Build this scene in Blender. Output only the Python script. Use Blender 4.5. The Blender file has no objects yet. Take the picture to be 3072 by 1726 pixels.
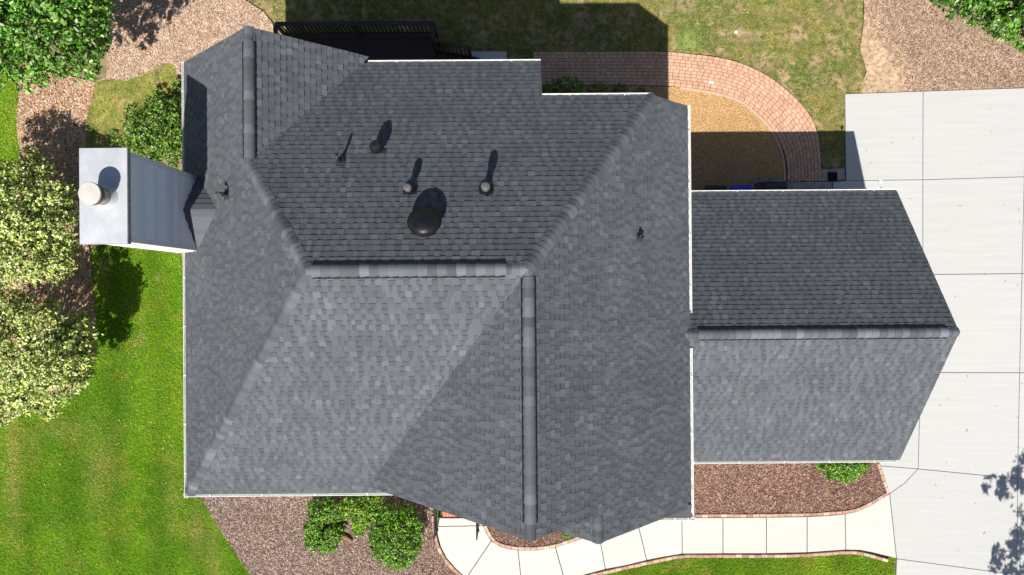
import bpy, math, random
import numpy as np
from mathutils import Vector, Matrix
random.seed(7); rng = np.random.default_rng(11)
scene = bpy.context.scene
C = scene.collection

# ------------------------------------------------------------------ camera
H = 23.3; F = 2083.25; RX, RY, RZ = -0.0036, 0.0029, 0.008
M = Matrix.Rotation(RX, 3, 'X') @ Matrix.Rotation(RY, 3, 'Y') @ Matrix.Rotation(RZ, 3, 'Z')
cd = bpy.data.cameras.new('camera'); cam = bpy.data.objects.new('camera', cd); C.objects.link(cam)
cd.sensor_fit = 'HORIZONTAL'; cd.sensor_width = 36.0; cd.lens = F / 3072 * 36; cd.clip_end = 2000
cam.matrix_world = Matrix.Translation((0, 0, H)) @ M.transposed().to_4x4()
scene.camera = cam
# ------------------------------------------------------------------ light
SX, SY = 0.1398, 0.7253                      # shadow offset per metre of height
elev = math.atan2(1, math.hypot(SX, SY))
w = bpy.data.worlds.new('World'); scene.world = w; w.use_nodes = True
nt = w.node_tree; bg = nt.nodes['Background']
sky = nt.nodes.new('ShaderNodeTexSky'); sky.sky_type = 'NISHITA'; sky.sun_disc = False
sky.sun_elevation = elev; sky.sun_rotation = math.atan2(-SX, -SY)
nt.links.new(sky.outputs[0], bg.inputs[0]); bg.inputs[1].default_value = 0.06
sd = bpy.data.lights.new('sun', 'SUN'); sun = bpy.data.objects.new('sun', sd); C.objects.link(sun)
sd.energy = 5.0; sd.use_shadow = True; sd.angle = math.radians(0.53); sd.color = (1.0, 0.95, 0.87)
sun.rotation_euler = Vector((SX, SY, -1)).to_track_quat('-Z', 'Y').to_euler(); sun.location = (-10, -30, 60)
vs = scene.view_settings
vs.view_transform = 'Standard'; vs.look = 'None'; vs.exposure = 0.42; vs.gamma = 1.0; vs.use_curve_mapping = False

# ------------------------------------------------------------------ pixel -> place
MT = M.transposed()
def ray(px, py): return MT @ Vector(((px - 1536) / F, (863 - py) / F, -1.0))
def U(px, py, z=0.0):
    d = ray(px, py); t = (z - H) / d.z
    return Vector((d.x * t, d.y * t, z))
def UP(px, py, o, n):
    d = ray(px, py); c = Vector((0, 0, H)); t = (o - c).dot(n) / d.dot(n)
    return c + d * t
def PL(pts, z=0.0): return [U(x, y, z) for x, y in pts]
def proj(p):
    q = M @ (Vector(p) - Vector((0, 0, H)))
    return (1536 + F * q.x / -q.z, 863 - F * q.y / -q.z)

# ------------------------------------------------------------------ materials
def mat(name, col=(.5, .5, .5), rough=.8, attr=False, noise=None, noise2=None, bump=None, metal=0, spec=.3, trans=0, coat=0):
    m = bpy.data.materials.new(name); m.use_nodes = True
    t = m.node_tree; N = t.nodes; L = t.links; b = N['Principled BSDF']
    b.inputs['Roughness'].default_value = rough; b.inputs['Metallic'].default_value = metal
    b.inputs['Specular IOR Level'].default_value = spec; b.inputs['Coat Weight'].default_value = coat
    tc = N.new('ShaderNodeTexCoord'); geo = N.new('ShaderNodeNewGeometry')
    if attr:
        a = N.new('ShaderNodeAttribute'); a.attribute_name = 'Col'; cur = a.outputs['Color']
    else:
        r = N.new('ShaderNodeRGB'); r.outputs[0].default_value = (*col, 1); cur = r.outputs[0]
    for nz in (noise, noise2):
        if not nz: continue
        sc, lo, hi = nz[:3]; stretch = nz[3] if len(nz) > 3 else (1, 1, 1); det = nz[4] if len(nz) > 4 else 3
        mp = N.new('ShaderNodeMapping'); mp.inputs['Scale'].default_value = stretch
        L.new(geo.outputs['Position'], mp.inputs['Vector'])
        n = N.new('ShaderNodeTexNoise'); n.inputs['Scale'].default_value = sc; n.inputs['Detail'].default_value = det
        L.new(mp.outputs[0], n.inputs['Vector'])
        mr = N.new('ShaderNodeMapRange'); mr.inputs[1].default_value = .3; mr.inputs[2].default_value = .7
        mr.inputs[3].default_value = lo; mr.inputs[4].default_value = hi
        L.new(n.outputs['Fac'], mr.inputs[0])
        mx = N.new('ShaderNodeMix'); mx.data_type = 'RGBA'; mx.blend_type = 'MULTIPLY'; mx.inputs[0].default_value = 1
        L.new(cur, mx.inputs[6]); L.new(mr.outputs[0], mx.inputs[7]); cur = mx.outputs[2]
    L.new(cur, b.inputs['Base Color'])
    if bump:
        n = N.new('ShaderNodeTexNoise'); n.inputs['Scale'].default_value = bump[0]; n.inputs['Detail'].default_value = 4
        L.new(geo.outputs['Position'], n.inputs['Vector'])
        bp = N.new('ShaderNodeBump'); bp.inputs['Strength'].default_value = bump[1]; bp.inputs['Distance'].default_value = bump[2]
        L.new(n.outputs['Fac'], bp.inputs['Height']); L.new(bp.outputs[0], b.inputs['Normal'])
    if trans:
        tr = N.new('ShaderNodeBsdfTranslucent'); L.new(cur, tr.inputs['Color'])
        ms = N.new('ShaderNodeMixShader'); ms.inputs[0].default_value = trans
        L.new(b.outputs[0], ms.inputs[1]); L.new(tr.outputs[0], ms.inputs[2])
        L.new(ms.outputs[0], N['Material Output'].inputs['Surface'])
    return m

def mat_patch(name, cols, scales, rough=.95, bump=(60, .6, .02)):
    """base colour from several noise layers, for soil and turf sheets"""
    m = bpy.data.materials.new(name); m.use_nodes = True
    t = m.node_tree; N = t.nodes; L = t.links; b = N['Principled BSDF']
    b.inputs['Roughness'].default_value = rough; b.inputs['Specular IOR Level'].default_value = .15
    geo = N.new('ShaderNodeNewGeometry'); cur = None
    for i, c in enumerate(cols):
        r = N.new('ShaderNodeRGB'); r.outputs[0].default_value = (*c, 1)
        if cur is None: cur = r.outputs[0]; continue
        n = N.new('ShaderNodeTexNoise'); n.inputs['Scale'].default_value = scales[i - 1]; n.inputs['Detail'].default_value = 5
        mp = N.new('ShaderNodeMapping'); mp.inputs['Location'].default_value = (i * 7.3, i * 3.1, 0)
        L.new(geo.outputs['Position'], mp.inputs[0]); L.new(mp.outputs[0], n.inputs['Vector'])
        mr = N.new('ShaderNodeMapRange'); mr.inputs[1].default_value = .45; mr.inputs[2].default_value = .62
        L.new(n.outputs['Fac'], mr.inputs[0])
        mx = N.new('ShaderNodeMix'); mx.data_type = 'RGBA'; L.new(mr.outputs[0], mx.inputs[0])
        L.new(cur, mx.inputs[6]); L.new(r.outputs[0], mx.inputs[7]); cur = mx.outputs[2]
    L.new(cur, b.inputs['Base Color'])
    n = N.new('ShaderNodeTexNoise'); n.inputs['Scale'].default_value = bump[0]; n.inputs['Detail'].default_value = 5
    L.new(geo.outputs['Position'], n.inputs['Vector'])
    bp = N.new('ShaderNodeBump'); bp.inputs['Strength'].default_value = bump[1]; bp.inputs['Distance'].default_value = bump[2]
    L.new(n.outputs['Fac'], bp.inputs['Height']); L.new(bp.outputs[0], b.inputs['Normal'])
    return m

MA = dict(
    shingle=mat('shingle', attr=True, rough=.92, spec=.25, noise=(260, .72, 1.28, (1, 1, 1), 2), noise2=(1.1, .9, 1.1), bump=(420, .5, .004)),
    deck_ply=mat('roof_deck', (.03, .03, .032), .9),
    vent_black=mat('vent_plastic', (.012, .012, .013), .6),
    vent_metal=mat('black_metal', (.010, .0108, .0128), .42, spec=.28, noise=(14, .6, 1.5)),
    lead=mat('boot_rubber', (.035, .035, .036), .45, spec=.5),
    cap_metal=mat('weathered_cap', (.13, .13, .135), .38, metal=.3, spec=.6, noise=(30, .6, 1.4)),
    steel=mat('galvanised', (.47, .49, .525), .5, metal=.15, noise=(2.2, .9, 1.06), noise2=(9, .95, 1.04)),
    steel_dull=mat('galvanised_dull', (.34, .33, .32), .6, metal=.2, noise=(9, .7, 1.2)),
    rust=mat('rusted_steel', (.16, .09, .05), .75, noise=(12, .45, 1.5)),
    flue_cap=mat('flue_cap_paint', (.52, .50, .47), .7, noise=(6, .9, 1.06)),
    white=mat('white_aluminium', (.82, .82, .8), .45, noise=(3, .93, 1.0)),
    siding=mat('blue_grey_siding', (.9, .9, .9), .7, attr=True, noise=(4, .96, 1.03, (1, 1, 1))),
    trim=mat('trim_paint', (.80, .80, .78), .6, noise=(3, .94, 1.02)),
    wall=mat('wall_siding', (.62, .61, .57), .75, noise=(3, .92, 1.04, (.2, .2, 18))),
    glass=mat('window_glass', (.03, .04, .05), .08, spec=.6),
    concrete=mat('concrete', attr=True, rough=.9, spec=.2, noise=(1.5, .955, 1.03, (.3, 6, 1), 8), noise2=(22, .955, 1.035, (1, 1, 1), 4), bump=(130, .25, .004)),
    joint=mat('joint_filler', (.22, .21, .185), .95),
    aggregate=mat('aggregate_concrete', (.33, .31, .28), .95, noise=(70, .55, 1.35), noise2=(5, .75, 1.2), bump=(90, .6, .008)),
    brick=mat('brick', attr=True, rough=.92, spec=.2, noise=(45, .85, 1.15), noise2=(3, .92, 1.06), bump=(120, .4, .004)),
    kerb=mat('kerb_mortar', (.52, .40, .29), .95, noise=(30, .8, 1.15)),
    mortar=mat('path_bedding', (.13, .07, .05), .97, noise=(30, .7, 1.2)),
    chips=mat('mulch', attr=True, rough=.95, spec=.15, noise=(80, .75, 1.25)),
    blades=mat('grass', attr=True, rough=.75, spec=.12, trans=.3),
    leaf=mat('leaf', attr=True, rough=.38, spec=.45, trans=.22),
    leaf_matt=mat('leaf_matt', attr=True, rough=.55, spec=.3, trans=.2),
    bark=mat('bark', (.12, .085, .06), .95, noise=(30, .6, 1.3), bump=(40, .6, .01)),
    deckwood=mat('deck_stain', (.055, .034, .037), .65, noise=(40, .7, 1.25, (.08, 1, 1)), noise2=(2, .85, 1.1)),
    iron=mat('black_iron', (.010, .010, .012), .6, spec=.2),
    plastic=mat('bin_plastic', attr=True, rough=.45, spec=.45, noise=(6, .9, 1.06)),
    stone=mat('cap_stone', (.28, .25, .22), .95, noise=(25, .7, 1.25), bump=(40, .6, .01)),
    paper=mat('scrap_paper', (.75, .75, .73), .8),
    wood=mat('old_wood', (.30, .17, .09), .95, noise=(25, .55, 1.3, (1, 4, 1)), bump=(40, .6, .01)),
    soil=mat_patch('bare_soil', [(.50, .355, .235), (.58, .43, .29), (.36, .24, .155)], [1.7, 6]),
    turf_soil=mat_patch('lawn_soil', [(.09, .17, .018), (.16, .19, .04), (.06, .13, .010)], [1.3, 9]),
    back_soil=mat_patch('back_lawn_soil', [(.30, .23, .12), (.20, .18, .075), (.42, .30, .17), (.13, .13, .045)], [.9, 2.2, 5]),
    rough_grass=mat_patch('rough_grass', [(.13, .15, .045), (.22, .19, .09), (.08, .12, .025), (.30, .23, .13)], [.5, 1.6, 4]),
    bed_soil=mat_patch('bed_soil', [(.13, .085, .065), (.19, .125, .09)], [6]),
    gold_soil=mat_patch('golden_gravel', [(.54, .33, .15), (.62, .41, .20), (.44, .24, .095)], [4, 15], bump=(120, .9, .02)),
)

# ------------------------------------------------------------------ mesh helpers
WL = {}
def finish(me, name, material, parent, origin, kind=None):
    o = bpy.data.objects.new(name, me); C.objects.link(o)
    me.materials.append(material)
    WL[o] = Vector(origin)
    if parent is not None:
        o.parent = parent; o.location = WL[o] - WL[parent]
    else: o.location = WL[o]
    if kind: o['kind'] = kind
    return o
def tag(o, label, cat=None, group=None, kind=None):
    if label: o['label'] = label
    if cat: o['category'] = cat
    if group: o['group'] = group
    if kind: o['kind'] = kind
    return o
def empty(name, loc, label=None, cat=None, group=None, parent=None):
    o = bpy.data.objects.new(name, None); C.objects.link(o); o.empty_display_size = .3
    WL[o] = Vector(loc)
    if parent is not None: o.parent = parent; o.location = WL[o] - WL[parent]
    else: o.location = WL[o]
    return tag(o, label, cat, group)
class MB:
    def __init__(s): s.v = []; s.f = []; s.c = []
    def add(s, vs, fs, c=(.5, .5, .5)):
        k = len(s.v); s.v.extend(tuple(p) for p in vs)
        for f in fs: s.f.append(tuple(i + k for i in f)); s.c.append(c)
        return s
    def box(s, c, size, R=None, col=(.5, .5, .5)):
        c = Vector(c); x, y, z = (d / 2 for d in size)
        P = [Vector((a * x, b * y, e * z)) for e in (-1, 1) for b in (-1, 1) for a in (-1, 1)]
        if R is not None: P = [R @ p for p in P]
        return s.add([c + p for p in P], [(0, 2, 3, 1), (4, 5, 7, 6), (0, 1, 5, 4), (2, 6, 7, 3), (0, 4, 6, 2), (1, 3, 7, 5)], col)
    def beam(s, a, b, wd, ht, up=(0, 0, 1), col=(.5, .5, .5)):
        a, b = Vector(a), Vector(b); x = (b - a); L = x.length; x = x / L; up = Vector(up)
        y = up.cross(x).normalized(); z = x.cross(y)
        R = Matrix((x, y, z)).transposed()
        return s.box((a + b) / 2, (L, wd, ht), R, col)
    def prism(s, poly, z0, z1, col=(.5, .5, .5), bevel=0):
        n = len(poly); A = sum(poly[i][0] * poly[(i + 1) % n][1] - poly[(i + 1) % n][0] * poly[i][1] for i in range(n))
        if A < 0: poly = poly[::-1]
        if bevel:
            top = inset(poly, bevel)
            vs = [(p[0], p[1], z0) for p in poly] + [(p[0], p[1], z1 - bevel) for p in poly] + [(p[0], p[1], z1) for p in top]
            fs = [tuple(range(2 * n, 3 * n))]
            for k in (0, n): fs += [(k + i, k + (i + 1) % n, k + n + (i + 1) % n, k + n + i) for i in range(n)]
            return s.add(vs, fs, col)
        vs = [(p[0], p[1], z0) for p in poly] + [(p[0], p[1], z1) for p in poly]
        return s.add(vs, [tuple(range(n - 1, -1, -1)), tuple(range(n, 2 * n))] + [(i, (i + 1) % n, n + (i + 1) % n, n + i) for i in range(n)], col)
    def tube(s, pts, rad, seg=10, cap=True, col=(.5, .5, .5)):
        pts = [Vector(p) for p in pts]; n = len(pts); vs = []; ref = None
        if not hasattr(rad, '__len__'): rad = [rad] * n
        for i, p in enumerate(pts):
            t = (pts[min(i + 1, n - 1)] - pts[max(i - 1, 0)]).normalized()
            if ref is None: ref = t.orthogonal().normalized()
            ref = (ref - t * ref.dot(t)).normalized(); b = t.cross(ref)
            for k in range(seg):
                a = 2 * math.pi * k / seg; vs.append(p + (ref * math.cos(a) + b * math.sin(a)) * rad[i])
        fs = [(i * seg + k, i * seg + (k + 1) % seg, (i + 1) * seg + (k + 1) % seg, (i + 1) * seg + k) for i in range(n - 1) for k in range(seg)]
        if cap: fs += [tuple(range(seg - 1, -1, -1)), tuple(range((n - 1) * seg, n * seg))]
        return s.add(vs, fs, col)
    def lathe(s, prof, o, axis=(0, 0, 1), seg=24, col=(.5, .5, .5)):
        ax = Vector(axis).normalized(); e1 = ax.orthogonal().normalized(); e2 = ax.cross(e1); o = Vector(o)
        vs = [o + ax * z + (e1 * math.cos(2 * math.pi * k / seg) + e2 * math.sin(2 * math.pi * k / seg)) * max(r, 1e-4) for r, z in prof for k in range(seg)]
        n = len(prof)
        fs = [(i * seg + k, i * seg + (k + 1) % seg, (i + 1) * seg + (k + 1) % seg, (i + 1) * seg + k) for i in range(n - 1) for k in range(seg)]
        return s.add(vs, fs, col)
    def build(s, name, material, parent=None, origin=None, smooth=False, kind=None):
        V = np.array(s.v, float)
        if origin is None: origin = (V[:, 0].mean(), V[:, 1].mean(), V[:, 2].min())
        o = Vector(origin); me = bpy.data.meshes.new(name)
        me.from_pydata([tuple(p) for p in (V - np.array(o))], [], s.f)
        ca = me.color_attributes.new('Col', 'FLOAT_COLOR', 'CORNER')
        arr = np.ones((len(me.loops), 4), np.float32); k = 0
        for f, c in zip(s.f, s.c): arr[k:k + len(f), :3] = c; k += len(f)
        ca.data.foreach_set('color', arr.ravel())
        if smooth:
            me.polygons.foreach_set('use_smooth', [True] * len(me.polygons)); me.set_sharp_from_angle(angle=math.radians(38))
        return finish(me, name, material, parent, o, kind)
def fast(name, V, k, cols, material, parent=None, kind=None):
    """V (n*k,3) points, faces of k points in a row, cols (n*k,3)"""
    n = len(V) // k; me = bpy.data.meshes.new(name)
    o = Vector((float(V[:, 0].mean()), float(V[:, 1].mean()), float(V[:, 2].min()))); V = V - np.array(o)
    me.vertices.add(n * k); me.vertices.foreach_set('co', V.astype(np.float32).ravel())
    me.loops.add(n * k); me.loops.foreach_set('vertex_index', np.arange(n * k, dtype=np.int32))
    me.polygons.add(n); me.polygons.foreach_set('loop_start', np.arange(0, n * k, k, dtype=np.int32))
    me.update(calc_edges=True)
    ca = me.color_attributes.new('Col', 'FLOAT_COLOR', 'POINT')
    ca.data.foreach_set('color', np.concatenate([cols, np.ones((n * k, 1))], 1).astype(np.float32).ravel())
    return finish(me, name, material, parent, o, kind)
def inset(poly, d):
    n = len(poly); P = [Vector((p[0], p[1])) for p in poly]
    A = sum(P[i].x * P[(i + 1) % n].y - P[(i + 1) % n].x * P[i].y for i in range(n)); sg = 1 if A > 0 else -1
    out = []
    for i in range(n):
        a, b, c = P[i - 1], P[i], P[(i + 1) % n]
        e1 = (b - a).normalized(); e2 = (c - b).normalized()
        n1 = Vector((-e1.y, e1.x)) * sg; n2 = Vector((-e2.y, e2.x)) * sg
        m_ = n1 + n2; m_ = m_ / max(m_.dot(n1), .25)
        out.append(b + m_ * d)
    return out
def clip(poly, conv):
    n = len(conv)
    for i in range(n):
        a, b = conv[i], conv[(i + 1) % n]; out = []
        if not poly: return []
        side = lambda p: (b[0] - a[0]) * (p[1] - a[1]) - (b[1] - a[1]) * (p[0] - a[0])
        for j in range(len(poly)):
            p, q = poly[j - 1], poly[j]; sp, sq = side(p), side(q)
            if (sp < 0) != (sq < 0):
                t = sp / (sp - sq); out.append((p[0] + t * (q[0] - p[0]), p[1] + t * (q[1] - p[1])))
            if sq >= 0: out.append(q)
        poly = out
    return poly
def ccw(P):
    n = len(P); A = sum(P[i][0] * P[(i + 1) % n][1] - P[(i + 1) % n][0] * P[i][1] for i in range(n))
    return P if A > 0 else P[::-1]
def area(P):
    n = len(P); return abs(sum(P[i][0] * P[(i + 1) % n][1] - P[(i + 1) % n][0] * P[i][1] for i in range(n))) / 2
def inpoly(X, Y, poly):
    r = np.zeros(len(X), bool); n = len(poly)
    for i in range(n):
        x1, y1 = poly[i][0], poly[i][1]; x2, y2 = poly[i - 1][0], poly[i - 1][1]
        if y1 == y2: continue
        c = ((y1 > Y) != (y2 > Y)) & (X < (x2 - x1) * (Y - y1) / (y2 - y1) + x1); r ^= c
    return r
_tab = rng.random((64, 64))
def vn(X, Y, s):
    x = X * s + 100.3; y = Y * s + 57.7; i = np.floor(x).astype(int); j = np.floor(y).astype(int)
    fx = x - i; fy = y - j; fx = fx * fx * (3 - 2 * fx); fy = fy * fy * (3 - 2 * fy)
    g = lambda a, b: _tab[a % 64, b % 64]
    return (g(i, j) * (1 - fx) + g(i + 1, j) * fx) * (1 - fy) + (g(i, j + 1) * (1 - fx) + g(i + 1, j + 1) * fx) * fy
def fbm(X, Y, s): return (vn(X, Y, s) * .5 + vn(X, Y, s * 2.1) * .28 + vn(X, Y, s * 4.3) * .22)
def lerp(a, b, t): return np.asarray(a) * (1 - t[:, None]) + np.asarray(b) * t[:, None]
def smooth_line(pts, n=6):
    """Catmull-Rom through pixel points"""
    P = [Vector(p) for p in pts]; out = []
    for i in range(len(P) - 1):
        p0 = P[max(i - 1, 0)]; p1 = P[i]; p2 = P[i + 1]; p3 = P[min(i + 2, len(P) - 1)]
        for k in range(n):
            t = k / n
            out.append(.5 * ((2 * p1) + (p2 - p0) * t + (2 * p0 - 5 * p1 + 4 * p2 - p3) * t * t + (3 * p1 - p0 - 3 * p2 + p3) * t ** 3))
    out.append(P[-1]); return [tuple(p) for p in out]

# ================================================================== SETTING
def sheet(name, poly, z, material, kind='structure'):
    b = MB(); P = ccw([(p[0], p[1]) for p in poly]); b.add([(x, y, z) for x, y in P], [tuple(range(len(P)))])
    return b.build(name, material, kind=kind)
g = MB(); g.add([(-300, -300, -.06), (300, -300, -.06), (300, 300, -.06), (-300, 300, -.06)], [(0, 1, 2, 3)])
ground = g.build('ground', MA['rough_grass'], kind='structure', origin=(0, 0, -.06))

def scatter(poly, dens, excl=()):
    P = [(p[0], p[1]) for p in poly]; xs = [p[0] for p in P]; ys = [p[1] for p in P]
    n = int((max(xs) - min(xs)) * (max(ys) - min(ys)) * dens)
    X = rng.uniform(min(xs), max(xs), n); Y = rng.uniform(min(ys), max(ys), n)
    k = inpoly(X, Y, P)
    for e in excl: k &= ~inpoly(X, Y, [(p[0], p[1]) for p in e])
    return X[k], Y[k]
def grass(parent, poly, dens, z, colf, h=(.03, .07), bare=None, wd=.011):
    X, Y = scatter(poly, dens)
    if bare is not None:
        k = rng.random(len(X)) > bare(X, Y); X, Y = X[k], Y[k]
    n = len(X); cols = colf(X, Y) * rng.uniform(.72, 1.28, n)[:, None] * np.array((1.85, 1.7, 1.45)); cols = cols * rng.uniform(.9, 1.1, n)[:, None]
    a = rng.uniform(0, 2 * np.pi, n); hh = rng.uniform(*h, n); ln = hh * rng.uniform(.5, 1.3, n)
    b = a + np.pi / 2 + rng.normal(0, .3, n); ww = wd * rng.uniform(.7, 1.5, n)
    V = np.zeros((n, 3, 3))
    V[:, 0, 0] = X + np.cos(b) * ww; V[:, 0, 1] = Y + np.sin(b) * ww
    V[:, 1, 0] = X - np.cos(b) * ww; V[:, 1, 1] = Y - np.sin(b) * ww
    V[:, 2, 0] = X + np.cos(a) * ln; V[:, 2, 1] = Y + np.sin(a) * ln
    V[:, :2, 2] = z + .003; V[:, 2, 2] = z + hh
    cc = np.repeat(cols, 3, 0)
    return fast('grass_blades', V.reshape(-1, 3), 3, cc, MA['blades'], parent, 'stuff')
def chips(parent, poly, dens, z, pal, size=(.03, .09), thin=(.007, .016), dens_f=None, name='mulch_chips', weights=None):
    X, Y = scatter(poly, dens)
    if dens_f is not None:
        k = rng.random(len(X)) < dens_f(X, Y); X, Y = X[k], Y[k]
    n = len(X); pal = np.array(pal); cols = pal[rng.choice(len(pal), n, p=weights)] * rng.uniform(.7, 1.3, n)[:, None] * (.85 + .3 * fbm(X, Y, 1.3))[:, None]
    a = rng.uniform(0, 2 * np.pi, n); L_ = rng.uniform(*size, n) / 2; W_ = rng.uniform(*thin, n) / 2
    tilt = rng.normal(0, .35, n); z0 = z + rng.uniform(.004, .03, n); roll = rng.normal(0, .4, n)
    V = np.zeros((n, 4, 3))
    for q, (s1, s2) in enumerate(((-1, -1), (1, -1), (1, 1), (-1, 1))):
        V[:, q, 0] = X + np.cos(a) * L_ * s1 - np.sin(a) * W_ * s2; V[:, q, 1] = Y + np.sin(a) * L_ * s1 + np.cos(a) * W_ * s2
        V[:, q, 2] = np.maximum(z0 + np.sin(tilt) * L_ * s1 + np.sin(roll) * W_ * s2, z + .001)
    return fast(name, V.reshape(-1, 3), 4, np.repeat(cols, 4, 0), MA['chips'], parent, 'stuff')

# ---- west lawn
wl = PL([(-260, 1225), (0, 1220), (110, 1208), (214, 1178), (266, 1118), (288, 1040), (286, 960), (280, 880), (280, 800), (270, 760), (300, 735), (560, 735), (560, 1490), (598, 1487), (616, 1515), (640, 1556), (668, 1600), (700, 1650), (728, 1692), (758, 1730), (800, 1800), (860, 1900), (-260, 1900)])
lawn = tag(sheet('lawn', wl, 0, MA['turf_soil']), 'bright green mown side lawn left of the house')
def wcol(X, Y):
    n1 = fbm(X, Y, .55); n2 = fbm(X + 31, Y + 7, 1.7)
    c = lerp((.095, .235, .008), (.18, .33, .018), np.clip((n1 - .3) * 2.4, 0, 1))
    t = np.clip((n2 - .57) * 3.2, 0, .5); c = lerp((0, 0, 0), (.28, .31, .05), t) + c * (1 - t)[:, None]
    # mowing stripes running up the picture
    s = .94 + .10 * np.sin(X * 4.4 + .35 * np.sin(Y * .7)); c = c * s[:, None]
    # straw strip and lines near the left edge
    for px, py, rx, ry, k in ((40, 1400, .28, 2.0, .55), (425 * 1, 1016, .16, .18, .95), (405, 1036, .08, .08, .7), (480, 836, .13, .10, .6), (300, 1400, .5, 1.2, .35), (520, 1500, .3, 1.0, .3), (590, 1600, .25, .9, .45), (640, 1660, .25, .9, .4), (50, 1545, .45, .03, .9), (25, 1392, .45, .03, .9), (180, 1290, .9, .35, .35), (310, 800, .3, .3, .5)):
        p = U(px, py); d = ((X - p.x) / rx) ** 2 + ((Y - p.y) / ry) ** 2; t = np.exp(-d) * k
        c = c * (1 - t)[:, None] + np.array((.42, .33, .16)) * t[:, None]
    return c
def wbare(X, Y):
    b = np.clip((fbm(X + 5, Y + 9, 2.3) - .62) * 3, 0, .5)
    for px, py, r in ((425, 1016, .14), (480, 836, .09)):
        p = U(px, py); b = np.maximum(b, .95 * np.exp(-((X - p.x) ** 2 + (Y - p.y) ** 2) / r ** 2))
    return b
grass(lawn, wl, 1900, 0, wcol, (.025, .06), wbare)
# ---- strip of lawn beside the dark shrub, and the far-left strip
sl_ = PL([(258, 460), (262, 360), (276, 300), (284, 246), (330, 236), (380, 240), (430, 222), (460, 212), (484, 190), (520, 192), (534, 235), (552, 300), (560, 480), (258, 480)])
lawn2 = tag(sheet('lawn', sl_, .001, MA['back_soil']), 'thin olive grass patch between wood chips and dark shrub')
def scol(X, Y):
    n1 = fbm(X, Y, 1.2); return lerp((.13, .21, .03), (.30, .34, .07), np.clip((n1 - .3) * 2.4, 0, 1))
grass(lawn2, sl_, 2000, 0, scol, (.02, .05), lambda X, Y: np.clip((fbm(X, Y, 2.5) - .55) * 3, 0, .7))
fl = PL([(-260, 190), (20, 205), (50, 232), (58, 300), (52, 380), (62, 470), (66, 560), (30, 640), (-260, 640)])
lawn3 = tag(sheet('lawn', fl, .001, MA['turf_soil']), 'green grass strip at the left edge below the tree')
grass(lawn3, fl, 1900, 0, lambda X, Y: wcol(X, Y) * np.array((1.15, 1.0, 1.6)), (.025, .06), wbare)
# ---- back lawn
bl = PL([(720, -300), (745, 0), (790, 30), (825, 70), (835, 130), (900, 200), (1640, 170), (1645, 156), (2000, 154), (2060, 160), (2130, 166), (2200, 180), (2262, 204), (2322, 237), (2378, 282), (2424, 332), (2450, 384), (2461, 440), (2466, 505), (2534, 505), (2534, 285), (2585, 285), (2596, 220), (2578, 150), (2590, 60), (2585, -300)])
lawnb = tag(sheet('lawn', bl, .001, MA['back_soil']), 'patchy back lawn with tan bare spots beyond the deck')
BARE = [(2525, 30, .55, .45), (2500, 120, .3, .2), (2530, 250, .35, .35), (2570, 230, .2, .5), (2480, 235, .35, .15), (2470, 375, .18, .14), (2170, 100, .15, .12), (2300, 40, .2, .1), (1010, 40, .35, .35), (1090, 45, .12, .4), (800, 30, .4, .3), (850, 90, .3, .25), (870, 20, .25, .3), (2240, 215, .1, .15), (2400, 130, .3, .1), (1650, 20, .3, .12), (2130, 165, .7, .05), (2290, 225, .3, .06)]
BP = [(U(a, b_), c_, d_) for a, b_, c_, d_ in BARE]
def bbare(X, Y):
    b = np.clip((fbm(X + 40, Y - 12, 1.9) - .43) * 3.8, 0, .92)
    for p, r1, r2 in BP: b = np.maximum(b, np.exp(-(((X - p.x) / r1) ** 2 + ((Y - p.y) / r2) ** 2) * 1.1))
    p = U(2065, 125); b = b * (1 - np.exp(-(((X - p.x) / .5) ** 2 + ((Y - p.y) / .42) ** 2) ** 2)); p = U(2250, 70); b = b * (1 - .8 * np.exp(-(((X - p.x) / .3) ** 2 + ((Y - p.y) / .2) ** 2)))
    return b
def bcol(X, Y):
    n1 = fbm(X, Y, 1.0); c = lerp((.085, .16, .025), (.215, .225, .062), np.clip((n1 - .32) * 2.5, 0, 1))
    p = U(2065, 125); t = np.exp(-(((X - p.x) / .45) ** 2 + ((Y - p.y) / .4) ** 2) ** 2); c = c * (1 - t)[:, None] + np.array((.13, .27, .06)) * t[:, None]
    return c
grass(lawnb, bl, 1500, 0, bcol, (.025, .06), bbare)
# ---- front lawn
fr = PL([(1540, 1790), (1640, 1768), (1735, 1738), (1800, 1722), (1900, 1700), (1990, 1681), (2048, 1671), (2168, 1670), (2298, 1670), (2420, 1666), (2540, 1658), (2600, 1664), (2650, 1680), (2668, 1672), (2684, 1672), (2682, 1740), (2676, 1900), (1400, 1900)])
lawnf = tag(sheet('lawn', fr, .001, MA['turf_soil']), 'bright green front lawn below the curved walk')
grass(lawnf, fr, 2200, 0, lambda X, Y: wcol(X, Y) * np.array((1.2, 1.0, 1.6)), (.03, .065), None)
# ---- mulch and straw beds
RED = [(.24, .135, .105), (.17, .09, .07), (.33, .20, .155), (.10, .055, .045), (.50, .37, .29)]
PINK = [(.37, .26, .22), (.48, .36, .30), (.26, .17, .14), (.60, .49, .42), (.16, .10, .085)]
TAN = [(.54, .37, .27), (.66, .49, .38), (.40, .255, .185), (.74, .62, .53), (.24, .15, .11)]
STRAW = [(.56, .33, .20), (.64, .44, .30), (.42, .24, .14), (.62, .50, .40), (.24, .14, .09)]
def bed(px, pal, label, dens=900, z=.004, soil='bed_soil', **k):
    P = PL(px); o = tag(sheet('mulch_bed', P, z, MA[soil]), label); chips(o, P, dens, z, pal, **k); return o
NWB = [(300, -260), (330, 0), (320, 230), (284, 246), (330, 238), (380, 242), (430, 224), (462, 214), (486, 190), (520, 192), (534, 235), (552, 300), (600, 300), (1000, 300), (1000, 200), (830, 150), (818, 70), (790, 36), (735, 0), (700, -260)]
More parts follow.
